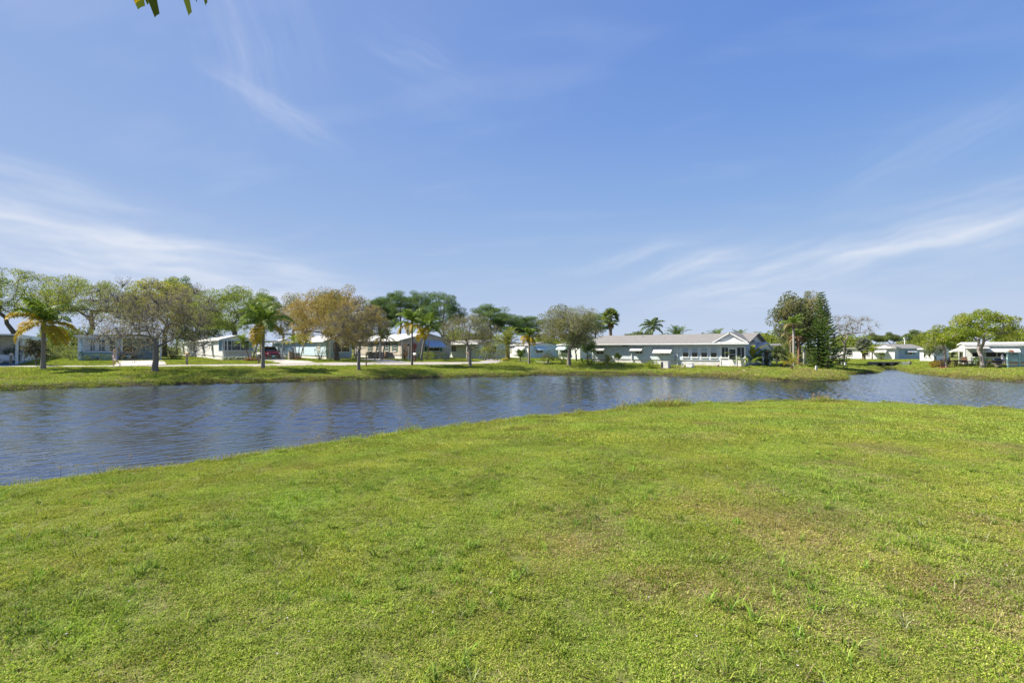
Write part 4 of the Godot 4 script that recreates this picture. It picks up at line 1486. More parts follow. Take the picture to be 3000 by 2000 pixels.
# ---------- smooth bodies ----------
func nets(bones: Array, cell: float, k: float, mat: Material) -> ArrayMesh:
	# surface nets round tapered capsules [from, to, radius, radius] joined by a smooth minimum
	var lo := Vector3(1e9, 1e9, 1e9)
	var hi := -lo
	for q in bones:
		var rr := maxf(q[2], q[3]) + k + cell * 2.0
		for e in 2:
			lo = lo.min(q[e] - Vector3.ONE * rr)
			hi = hi.max(q[e] + Vector3.ONE * rr)
	var nx := int((hi.x - lo.x) / cell) + 2
	var ny := int((hi.y - lo.y) / cell) + 2
	var nz := int((hi.z - lo.z) / cell) + 2
	var f := PackedFloat32Array()
	f.resize(nx * ny * nz)
	f.fill(1.0)
	for q in bones:
		var a: Vector3 = q[0]
		var b: Vector3 = q[1]
		var ra: float = q[2]
		var rb: float = q[3]
		var m := maxf(ra, rb) + k + cell * 2.0
		var c0 := ((a.min(b) - Vector3.ONE * m - lo) / cell).floor().max(Vector3.ZERO)
		var c1 := ((a.max(b) + Vector3.ONE * m - lo) / cell).ceil().min(Vector3(nx - 1, ny - 1, nz - 1))
		var ab := b - a
		var l2 := maxf(ab.length_squared(), 1e-9)
		for z in range(int(c0.z), int(c1.z) + 1):
			for y in range(int(c0.y), int(c1.y) + 1):
				for x in range(int(c0.x), int(c1.x) + 1):
					var p := lo + Vector3(x, y, z) * cell
					var t := clampf((p - a).dot(ab) / l2, 0.0, 1.0)
					var d := p.distance_to(a + ab * t) - lerpf(ra, rb, t)
					var i := (z * ny + y) * nx + x
					var e := f[i]
					var w := maxf(k - absf(e - d), 0.0) / k
					f[i] = minf(e, d) - w * w * k * 0.25
	var ids := {}
	var o := MB.new()
	var corner := [0, 1, nx, nx + 1, nx * ny, nx * ny + 1, nx * ny + nx, nx * ny + nx + 1]
	var cpos := [Vector3(0, 0, 0), Vector3(1, 0, 0), Vector3(0, 1, 0), Vector3(1, 1, 0), Vector3(0, 0, 1), Vector3(1, 0, 1), Vector3(0, 1, 1), Vector3(1, 1, 1)]
	var edges := [[0, 1], [0, 2], [0, 4], [1, 3], [1, 5], [2, 3], [2, 6], [3, 7], [4, 5], [4, 6], [5, 7], [6, 7]]
	for z in nz - 1:
		for y in ny - 1:
			for x in nx - 1:
				var i := (z * ny + y) * nx + x
				var first := f[i] < 0.0
				var mixed := false
				for q in range(1, 8):
					if (f[i + corner[q]] < 0.0) != first:
						mixed = true
						break
				if not mixed:
					continue
				var sum := Vector3.ZERO
				var cnt := 0
				for e in edges:
					var v0 := f[i + corner[e[0]]]
					var v1 := f[i + corner[e[1]]]
					if (v0 < 0.0) != (v1 < 0.0):
						sum += (cpos[e[0]] as Vector3).lerp(cpos[e[1]], v0 / (v0 - v1))
						cnt += 1
				ids[i] = o.v.size()
				o.v.append(lo + (Vector3(x, y, z) + sum / cnt) * cell)
				o.n.append(Vector3(f[i + 1] - f[i], f[i + nx] - f[i], f[i + nx * ny] - f[i]).normalized())
				o.c.append(Color.WHITE)
	var st := [1, nx, nx * ny]
	for i in ids.keys():
		for ax in 3:
			var j: int = i + st[ax]
			if (f[i] < 0.0) == (f[j] < 0.0):
				continue
			var u: int = st[(ax + 1) % 3]
			var w: int = st[(ax + 2) % 3]
			if not (ids.has(i - u) and ids.has(i - w) and ids.has(i - u - w)):
				continue
			var q := [ids[i], ids[i - u], ids[i - u - w], ids[i - w]]
			if f[i] < 0.0:
				q.reverse()
			for e in [0, 1, 2, 0, 2, 3]:
				o.ix.append(q[e])
	return o.mesh(mat)

func make_person() -> void:
	var p := at(-38.12, -46.40)
	var root := thing("person", "person in a pale top and shorts walking along the lane with a bag", "person", p + UP * 0.03)
	var skin := mt(0.50, 0.27, 0.18, 0.6, false)
	var V := func(x: float, y: float, z: float) -> Vector3: return Vector3(x, y, z)
	var b := [
		[V.call(0, 0.86, 0.05), V.call(0, 0.86, -0.05), 0.105, 0.105], [V.call(0, 0.9, 0), V.call(-0.01, 1.08, 0), 0.105, 0.10], [V.call(-0.01, 1.08, 0.03), V.call(-0.015, 1.24, 0.08), 0.095, 0.075], [V.call(-0.01, 1.08, -0.03), V.call(-0.015, 1.24, -0.08), 0.095, 0.075],
		[V.call(-0.015, 1.26, 0.15), V.call(-0.015, 1.26, -0.15), 0.055, 0.055], [V.call(-0.02, 1.27, 0), V.call(-0.045, 1.38, 0), 0.05, 0.046], [V.call(-0.04, 1.50, 0), V.call(-0.055, 1.43, 0), 0.095, 0.072], [V.call(-0.135, 1.455, 0), V.call(-0.148, 1.44, 0), 0.016, 0.013], [V.call(-0.03, 1.46, 0.085), V.call(-0.03, 1.44, 0.088), 0.02, 0.014], [V.call(-0.03, 1.46, -0.085), V.call(-0.03, 1.44, -0.088), 0.02, 0.014], [V.call(-0.10, 1.395, 0.02), V.call(-0.10, 1.395, -0.02), 0.026, 0.026],
		[V.call(-0.01, 0.84, 0.08), V.call(-0.05, 0.47, 0.085), 0.085, 0.055], [V.call(-0.05, 0.47, 0.085), V.call(-0.02, 0.09, 0.085), 0.054, 0.034], [V.call(-0.0, 0.05, 0.085), V.call(-0.17, 0.03, 0.085), 0.038, 0.026],
		[V.call(0.01, 0.84, -0.08), V.call(0.14, 0.49, -0.085), 0.085, 0.055], [V.call(0.14, 0.49, -0.085), V.call(0.42, 0.22, -0.085), 0.054, 0.034], [V.call(0.46, 0.18, -0.085), V.call(0.40, 0.03, -0.085), 0.036, 0.026],
		[V.call(-0.01, 1.25, 0.175), V.call(0.12, 1.04, 0.2), 0.044, 0.034], [V.call(0.12, 1.04, 0.2), V.call(0.16, 0.82, 0.21), 0.034, 0.024],
		[V.call(-0.02, 1.25, -0.175), V.call(-0.10, 1.02, -0.2), 0.044, 0.034], [V.call(-0.10, 1.02, -0.2), V.call(-0.30, 0.98, -0.19), 0.034, 0.024]]
	# hands: palm, four fingers with a bend, thumb at the side
	for hand in [[Vector3(0.16, 0.81, 0.21), Vector3(0.02, -1, 0), Vector3(1, 0, 0)], [Vector3(-0.31, 0.98, -0.19), Vector3(-1, -0.1, 0), Vector3(0, 1, 0)]]:
		var o: Vector3 = hand[0]
		var d: Vector3 = hand[1].normalized()
		var sd: Vector3 = hand[2]
		b.append([o, o + d * 0.065, 0.022, 0.03])
		for q in 4:
			var base: Vector3 = o + d * 0.075 + sd * (q - 1.5) * 0.019
			var ln: float = [0.055, 0.07, 0.075, 0.062][q]
			var curl := d.cross(sd) * 0.02
			b.append([base, base + d * ln * 0.55, 0.0095, 0.009])
			b.append([base + d * ln * 0.55, base + d * ln + curl, 0.009, 0.0075])
		b.append([o + d * 0.02 - sd * 0.02, o + d * 0.06 - sd * 0.055, 0.012, 0.009])
	put(root, "body", nets(b, 0.014, 0.03, skin))
	put(root, "top", nets([[V.call(0, 0.90, 0.04), V.call(0, 0.90, -0.04), 0.118, 0.118], [V.call(0, 0.9, 0), V.call(-0.01, 1.08, 0), 0.118, 0.112], [V.call(-0.01, 1.08, 0.03), V.call(-0.015, 1.24, 0.085), 0.107, 0.085], [V.call(-0.01, 1.08, -0.03), V.call(-0.015, 1.24, -0.085), 0.107, 0.085]], 0.02, 0.04, mt(0.50, 0.47, 0.50, 0.8, false)))
	put(root, "shorts", nets([[V.call(0, 0.84, 0.05), V.call(0, 0.84, -0.05), 0.12, 0.12], [V.call(-0.01, 0.82, 0.08), V.call(-0.03, 0.66, 0.083), 0.1, 0.088], [V.call(0.01, 0.82, -0.08), V.call(0.07, 0.67, -0.083), 0.1, 0.088]], 0.02, 0.04, mt(0.40, 0.30, 0.42, 0.8, false)))
	put(root, "hair", nets([[V.call(-0.02, 1.54, 0), V.call(0.02, 1.46, 0), 0.088, 0.085], [V.call(0.03, 1.46, 0), V.call(0.06, 1.33, 0), 0.065, 0.04], [V.call(-0.07, 1.56, 0.03), V.call(-0.07, 1.56, -0.03), 0.05, 0.05]], 0.014, 0.03, mt(0.55, 0.38, 0.15, 0.6, false)))
	for q in [[-0.1, 0.085], [0.40, -0.085]]:
		bx(root, "shoe", I, Vector3(q[0] + 0.01, 0.015 if q[0] < 0 else 0.05, q[1]), Vector3(0.24 if q[0] < 0 else 0.1, 0.06, 0.085), M.white, Vector3(0, 0, 0.0 if q[0] < 0 else 1.1))
	for e in [-0.035, 0.035]:
		bx(root, "eye", I, Vector3(-0.122, 1.475, e), Vector3(0.012, 0.014, 0.022), M.dark)
	var bag := thing("shoulder_bag", "small white bag carried at the walking person's hip", "bag", p + Vector3(0.2, 0.62, 0.24))
	put(bag, "pouch", nets([[Vector3(-0.06, 0, 0), Vector3(0.06, 0, 0), 0.05, 0.05], [Vector3(-0.08, 0.12, 0), Vector3(0.08, 0.12, 0), 0.035, 0.035]], 0.02, 0.06, mt(0.70, 0.72, 0.66, 0.7, false)))
	var st := MB.new()
	st.tube(PackedVector3Array([Vector3(-0.08, 0.14, 0), Vector3(-0.06, 0.25, -0.01), Vector3(0.02, 0.25, -0.01), Vector3(0.08, 0.14, 0)]), PackedFloat32Array([0.01, 0.01, 0.01, 0.01]), 5, Color(0.4, 0.4, 0.36))
	put(bag, "strap", st.mesh(M.wood))

# ---------- cars ----------
func loft(rows: Array, mat: Material) -> ArrayMesh:
	# rows of [x, list of (y, z) for the right half from the bottom to the top centre]
	var b := MB.new()
	var rings := []
	for q in rows:
		var ring := []
		for e in q[1]:
			ring.append(Vector3(q[0], e[0], e[1]))
		var back: Array = q[1].duplicate()
		back.reverse()
		for e in back:
			ring.append(Vector3(q[0], e[0], -e[1]))
		rings.append(ring)
	for i in rings.size() - 1:
		var m: int = rings[i].size()
		for j in m:
			b.quad(rings[i][j], rings[i][(j + 1) % m], rings[i + 1][(j + 1) % m], rings[i + 1][j], Color.WHITE)
	for e in [0, rings.size() - 1]:
		var c := Vector3.ZERO
		for p in rings[e]:
			c += p / rings[e].size()
		for j in rings[e].size():
			b.tri(c, rings[e][j], rings[e][(j + 1) % rings[e].size()], Color.WHITE)
	return b.mesh(mat)
func car(called: String, label: String, at_: Vector3, turn: float, paint: Material) -> void:
	# nose towards local +x
	var root := thing(called, label, "car", at_, turn)
	var sec := func(x: float, w: float, y0: float, y1: float, top: float) -> Array:
		return [x, [[y0, w * 0.84], [y0 + 0.14, w * 0.97], [lerpf(y0, y1, 0.55), w], [y1, w * 0.95], [top, w * 0.6]]]
	put(root, "body", loft([sec.call(-2.2, 0.78, 0.45, 0.9, 0.98), sec.call(-2.1, 0.86, 0.32, 1.0, 1.04), sec.call(-1.2, 0.92, 0.26, 1.04, 1.06), sec.call(0.8, 0.92, 0.26, 1.02, 1.05), sec.call(1.3, 0.91, 0.26, 0.98, 1.05), sec.call(1.95, 0.88, 0.28, 0.86, 0.94), sec.call(2.15, 0.82, 0.3, 0.74, 0.8), sec.call(2.24, 0.72, 0.36, 0.64, 0.68)], paint))
	var cab := func(x: float, w: float, y1: float) -> Array:
		return [x, [[1.0, w], [lerpf(1.0, y1, 0.6), w * 0.92], [y1, w * 0.78], [y1 + 0.04, w * 0.4]]]
	put(root, "cabin", loft([cab.call(-2.05, 0.80, 1.06), cab.call(-1.7, 0.84, 1.5), cab.call(-0.9, 0.85, 1.6), cab.call(0.1, 0.85, 1.58), cab.call(0.5, 0.84, 1.46), cab.call(1.15, 0.80, 1.06)], M.glass))
	put(root, "roof", loft([[-1.75, [[1.52, 0.6], [1.575, 0.5]]], [-0.9, [[1.6, 0.68], [1.675, 0.5]]], [0.1, [[1.58, 0.68], [1.655, 0.5]]], [0.48, [[1.46, 0.62], [1.525, 0.45]]]], paint))
	for x in [-1.35, 1.38]:
		for s in [-1.0, 1.0]:
			var wheel := Node3D.new()
			wheel.name = "wheel"
			root.add_child(wheel, true)
			wheel.position = Vector3(x, 0.33, s * 0.82)
			var t := MB.new()
			var pts := PackedVector3Array()
			var rr := PackedFloat32Array()
			for e in [[-0.11, 0.2], [-0.11, 0.3], [-0.07, 0.33], [0.07, 0.33], [0.11, 0.3], [0.11, 0.2]]:
				pts.append(Vector3(0, 0, e[0])); rr.append(e[1])
			t.tube(pts, rr, 18, Color(0.02, 0.02, 0.02))
			put(wheel, "tyre", t.mesh(M.wood))
			var c := CylinderMesh.new()
			c.top_radius = 0.21; c.bottom_radius = 0.21; c.height = 0.2; c.radial_segments = 14
			c.material = M.metal
			put(wheel, "rim", c, Transform3D(Basis(Vector3.RIGHT, PI / 2), Vector3.ZERO))
	for s in [-1.0, 1.0]:
		bx(root, "headlight", I, Vector3(2.06, 0.74, s * 0.62), Vector3(0.2, 0.13, 0.3), M.trim, Vector3(0, s * 0.35, 0))
		bx(root, "mirror", I, Vector3(0.75, 1.08, s * 1.0), Vector3(0.1, 0.14, 0.2), paint)
	bx(root, "grille", I, Vector3(2.215, 0.63, 0), Vector3(0.06, 0.13, 0.9), M.dark)
	bx(root, "chrome_strip", I, Vector3(2.235, 0.53, 0), Vector3(0.05, 0.035, 1.35), M.metal)
	bx(root, "number_plate", I, Vector3(2.26, 0.44, 0.05), Vector3(0.03, 0.15, 0.32), mt(0.25, 0.62, 0.68, 0.5, false))
	bx(root, "bumper", I, Vector3(2.16, 0.36, 0), Vector3(0.16, 0.14, 1.3), M.dark)
	bx(root, "windscreen_trim", I, Vector3(1.17, 1.05, 0), Vector3(0.06, 0.03, 1.4), M.dark)

# ---------- garden and street things ----------
func mailbox(label: String, at_: Vector3, m: Material, box_m: Material, h := 1.05) -> void:
	var root := thing("mailbox", label, "mailbox", at_, r(-0.3, 0.1), "mailboxes along the lane")
	bx(root, "post", I, Vector3(0, h / 2 - 0.1, 0), Vector3(0.13, h + 0.2, 0.13), m)
	bx(root, "arm", I, Vector3(0.06, h - 0.1, 0), Vector3(0.34, 0.08, 0.1), m)
	var b := MB.new()
	var pr := [Vector2(-0.11, 0), Vector2(-0.11, 0.12), Vector2(-0.07, 0.2), Vector2(0, 0.23), Vector2(0.07, 0.2), Vector2(0.11, 0.12), Vector2(0.11, 0)]
	for q in 7:
		var u: Vector2 = pr[q]
		var w: Vector2 = pr[(q + 1) % 7]
		b.quad(Vector3(u.x, u.y, 0.24), Vector3(w.x, w.y, 0.24), Vector3(w.x, w.y, -0.24), Vector3(u.x, u.y, -0.24), Color.WHITE)
		for z in [0.24, -0.24]:
			b.tri(Vector3(0, 0.1, z), Vector3(u.x, u.y, z), Vector3(w.x, w.y, z), Color.WHITE)
	var box := put(root, "box", b.mesh(box_m), Transform3D(Basis(UP, 1.2), Vector3(0.02, h - 0.02, 0)))
	bx(box, "flag", I, Vector3(0.125, 0.16, 0.05), Vector3(0.015, 0.12, 0.05), M.redpaint)

func make_props() -> void:
	make_person()
	car("red_car", "dark red sport utility car parked under the white carport", at(-31.67, -63.20, 0.05), ROW, mt(0.07, 0.006, 0.012, 0.25, false))
	car("covered_car", "grey car with its nose out of the sky blue home's carport", at(-48.49, -60.80, 0.05), ROW + 0.1, mt(0.09, 0.09, 0.10, 0.5, false))
	car("white_car", "white car parked in the carport at the picture's left edge", at(-53.9, -49.25, 0.06), 0.677, mt(0.6, 0.62, 0.64, 0.3, false))
	mailbox("grey mailbox on a thick post beside the magnolia shrub", at(-50.18, -48.40), M.greywood, M.cream, 1.05)
	mailbox("mailbox on a slim timber post in front of the awning windows", at(-33.29, -49.50), M.greywood, M.palewood, 1.05)
	mailbox("mailbox half hidden behind the tall palm by the red car", at(-26.71, -51.00), M.greywood, M.cream, 1.0)
	mailbox("white mailbox on a dark post below the garden windmill", at(-11.16, -55.30), M.timber, M.white, 0.85)
	mailbox("brown mailbox behind the trunk of the sparse tree", at(-5.28, -58.00), M.greywood, M.timber, 0.95)
	var t := thing("wooden_post", "lone yellowish wooden post beside the bare tree", "post", at(-14.92, -49.50))
	bx(t, "shaft", I, Vector3(0, 0.6, 0), Vector3(0.11, 1.4, 0.11), M.palewood)
	bx(t, "cap", I, Vector3(0, 1.31, 0), Vector3(0.14, 0.03, 0.14), M.greywood)
	t = thing("flag_pole", "slim yellowish timber pole in front of the striped awning", "pole", at(-10.72, -62.00))
	bx(t, "shaft", I, Vector3(0, 1.1, 0), Vector3(0.1, 2.5, 0.1), M.palewood)
	bx(t, "cap", I, Vector3(0, 2.37, 0), Vector3(0.14, 0.05, 0.14), M.palewood)
	t = thing("lamp_post", "thin white garden lamp post left of the windmill palm", "lamp post", at(-12.23, -57.00))
	bx(t, "pole", I, Vector3(0, 0.85, 0), Vector3(0.06, 1.9, 0.06), M.trim)
	var ln := MB.new()
	ln.lathe(Vector3(0, 1.8, 0), [[0.02, 0], [0.1, 0.04], [0.13, 0.22], [0.02, 0.34]], 6, Color.WHITE)
	put(t, "lantern", ln.mesh(M.dark))
	bx(t, "cap", I, Vector3(0, 2.14, 0), Vector3(0.2, 0.06, 0.2), M.trim)
	# red ornamental windmill
	t = thing("garden_windmill", "red brown ornamental garden windmill beside the tall palm", "windmill", at(-12.15, -60.00))
	var b := MB.new()
	for q in 4:
		var a := TAU * q / 4 + PI / 4
		b.tube(PackedVector3Array([Vector3(cos(a) * 0.24, -0.05, sin(a) * 0.24), Vector3(cos(a) * 0.07, 1.75, sin(a) * 0.07)]), PackedFloat32Array([0.035, 0.025]), 4, Color.WHITE)
	for y in [0.45, 0.9, 1.35]:
		var w := lerpf(0.24, 0.07, y / 1.75)
		b.box(Vector3(0, y, w * 0.72), Vector3(w * 1.5, 0.05, 0.03), Color.WHITE)
		b.box(Vector3(0, y, -w * 0.72), Vector3(w * 1.5, 0.05, 0.03), Color.WHITE)
	put(t, "tower", b.mesh(M.redpaint))
	var wh := Node3D.new()
	wh.name = "wheel"
	t.add_child(wh)
	wh.position = Vector3(0, 1.85, 0.14)
	for q in 10:
		bx(wh, "blade", Transform3D(Basis(Vector3.BACK, TAU * q / 10.0), Vector3.ZERO), Vector3(0, 0.28, 0), Vector3(0.13, 0.34, 0.015), M.redpaint, Vector3(0, 0.4, 0))
	bx(wh, "hub", I, Vector3.ZERO, Vector3(0.14, 0.14, 0.1), M.redpaint)
	bx(t, "tail", I, Vector3(0, 1.85, -0.25), Vector3(0.02, 0.2, 0.36), M.redpaint)
	# white utility pedestals on the point and by the pines
	for q in [[2391, 49.6, 0.42, "leaning pale utility box on the grass point"], [2467, 62.0, 0.36, "small white box on the lawn left of the two by the pines"], [2477, 60.0, 0.4, "small white box on the lawn behind the tall pines' right edge"]]:
		var x: float = (q[0] - 1500.0) / 1417.0 * q[1]
		t = thing("utility_box", q[3], "utility box", at(x, -q[1]))
		t.rotation.z = -0.12 if q[0] < 2400 else 0.0
		bx(t, "cabinet", I, Vector3(0, q[2] / 2 - 0.06, 0), Vector3(0.18, q[2] + 0.06, 0.15), M.block)
		bx(t, "lid", I, Vector3(0, q[2] + 0.01, 0), Vector3(0.2, 0.05, 0.17), M.trim)
	# things along the long home
	t = thing("air_conditioner", "grey air conditioner unit beside the clipped bush at the long home", "air conditioner", at(16.74, -52.60), BIG)
	bx(t, "casing", I, Vector3(0, 0.33, 0), Vector3(0.8, 0.8, 0.75), M.block)
	bx(t, "grille", I, Vector3(-0.28, 0.36, 0.385), Vector3(0.2, 0.6, 0.02), M.dark)
	bx(t, "top_grille", I, Vector3(0, 0.745, 0), Vector3(0.6, 0.03, 0.55), M.metal)
	bx(t, "pad", I, Vector3(0, -0.05, 0), Vector3(1.0, 0.12, 0.95), M.concrete)
	t = thing("garden_table", "low white bench table with a pale cloth bundle under the windows", "table", at(18.61, -51.30), BIG)
	bx(t, "top", I, Vector3(0, 0.52, 0), Vector3(1.15, 0.05, 0.5), M.trim)
	for sx in [-0.5, 0.5]:
		for sz in [-0.2, 0.2]:
			bx(t, "leg", I, Vector3(sx, 0.22, sz), Vector3(0.05, 0.6, 0.05), M.trim)
	put(t, "cloth", nets([[Vector3(0.1, 0.2, 0.1), Vector3(0.5, 0.15, 0.1), 0.2, 0.24], [Vector3(0.3, 0.35, 0.05), Vector3(0.5, 0.3, 0.1), 0.15, 0.18]], 0.04, 0.1, M.block))
	t = thing("lawn_ornament", "small reddish ornament on the grass by the porch step", "ornament", at(21.50, -50.60))
	put(t, "body", nets([[Vector3(0, 0.12, 0), Vector3(0.12, 0.16, 0), 0.1, 0.07], [Vector3(0.14, 0.22, 0), Vector3(0.16, 0.3, 0), 0.05, 0.04]], 0.025, 0.05, M.clay))
	bx(t, "stand", I, Vector3(0.03, 0.02, 0), Vector3(0.2, 0.1, 0.14), M.block)
	t = thing("blue_tub", "dark blue tub standing against the long home's wall", "tub", at(11.99, -57.60), BIG)
	b = MB.new()
	b.lathe(Vector3.ZERO, [[0.02, -0.04], [0.2, -0.04], [0.26, 0.45], [0.23, 0.45], [0.18, 0.05], [0.01, 0.05]], 12, Color.WHITE)
	put(t, "shell", b.mesh(mt(0.02, 0.09, 0.16, 0.5, false)))
	t = thing("paper_scrap", "scrap of white litter lying on the grass slope", "litter", at(22.46, -46.80, 0.04))
	bx(t, "sheet", I, Vector3.ZERO, Vector3(0.34, 0.03, 0.16), M.white, Vector3(0.1, 0.3, 0.06))
	# bins and pots by the carport
	t = thing("wheeled_bin", "grey bin beside the air conditioning wall of the clapboard home", "bin", at(-28.49, -62.30), ROW)
	bx(t, "tub", I, Vector3(0, 0.5, 0), Vector3(0.55, 1.05, 0.55), M.greywood)
	bx(t, "lid", I, Vector3(0, 1.06, 0), Vector3(0.62, 0.07, 0.62), M.greywood)
	t = thing("condenser_unit", "dark air conditioner between bin and palm clump", "air conditioner", at(-27.92, -62.60), ROW)
	bx(t, "casing", I, Vector3(0, 0.42, 0), Vector3(0.75, 0.95, 0.7), M.metal)
	bx(t, "grille", I, Vector3(0.1, 0.45, 0.36), Vector3(0.45, 0.7, 0.02), M.dark)
	for q in [[1110, 63.5, "wooden garden chair left of the leaning palm trunks"], [1123, 63.8, "wooden garden chair right of the leaning palm trunks"], [1042, 62.5, "dark garden chair under the pale carport roof"]]:
		var x: float = (q[0] - 1500.0) / 1417.0 * q[1]
		t = thing("garden_chair", q[2], "chair", at(x, -q[1]), ROW + r(-0.5, 0.5), "chairs on the beige home's lawn")
		var cm: Material = M.dark if q[0] < 1100 else M.timber
		bx(t, "seat", I, Vector3(0, 0.42, 0), Vector3(0.55, 0.06, 0.5), cm)
		bx(t, "backrest", I, Vector3(0, 0.75, -0.24), Vector3(0.55, 0.6, 0.05), cm, Vector3(-0.15, 0, 0))
		for sx in [-0.25, 0.25]:
			bx(t, "armrest", I, Vector3(sx, 0.62, 0), Vector3(0.07, 0.04, 0.5), cm)
			for sz in [-0.22, 0.22]:
				bx(t, "leg", I, Vector3(sx, 0.18, sz), Vector3(0.06, 0.48, 0.06), cm)
	make_culvert()
	make_patio()

func make_culvert() -> void:
	var x0 := -0.5 * (5.50)
	var t := thing("culvert_headwall", "dark concrete culvert wall with three pipe mouths at the canal end", "culvert", Vector3(51.19, WATER - 0.3, -66.0), 0.12)
	var c := CSGCombiner3D.new()
	c.name = "headwall"
	t.add_child(c)
	var box := CSGBox3D.new()
	box.size = Vector3(4.6, 1.12, 0.4)
	box.position = Vector3(-0.45, 0.56, 0)
	box.material = M.stone
	box.name = "block"
	c.add_child(box)
	for q in [-1.3, -0.1, 1.1]:
		var cy := CSGCylinder3D.new()
		cy.radius = 0.42
		cy.height = 2.0
		cy.sides = 20
		cy.operation = CSGShape3D.OPERATION_SUBTRACTION
		cy.rotation.x = PI / 2
		cy.position = Vector3(q, 0.62, 0)
		cy.material = M.stone
		cy.name = "bore"
		c.add_child(cy, true)
		var b := MB.new()
		b.tube(PackedVector3Array([Vector3(0, 0, 0.26), Vector3(0, 0, -0.9), Vector3(0, 0, -0.91)]), PackedFloat32Array([0.415, 0.415, 0.01]), 18, Color(0.08, 0.075, 0.07))
		put(t, "pipe", b.mesh(M.wood), Transform3D(Basis(), Vector3(q, 0.62, 0)))
	bx(t, "coping", I, Vector3(-0.45, 1.16, 0.02), Vector3(4.7, 0.1, 0.5), M.stone)
	bx(t, "wing_wall", Transform3D(Basis(UP, -0.35), Vector3(1.85, 0, 0)), Vector3(0.5, 0.85, 0.1), Vector3(1.15, 0.62, 0.3), M.block)
	bx(t, "end_post", I, Vector3(2.95, 0.9, 0.5), Vector3(0.22, 0.75, 0.3), M.stone)

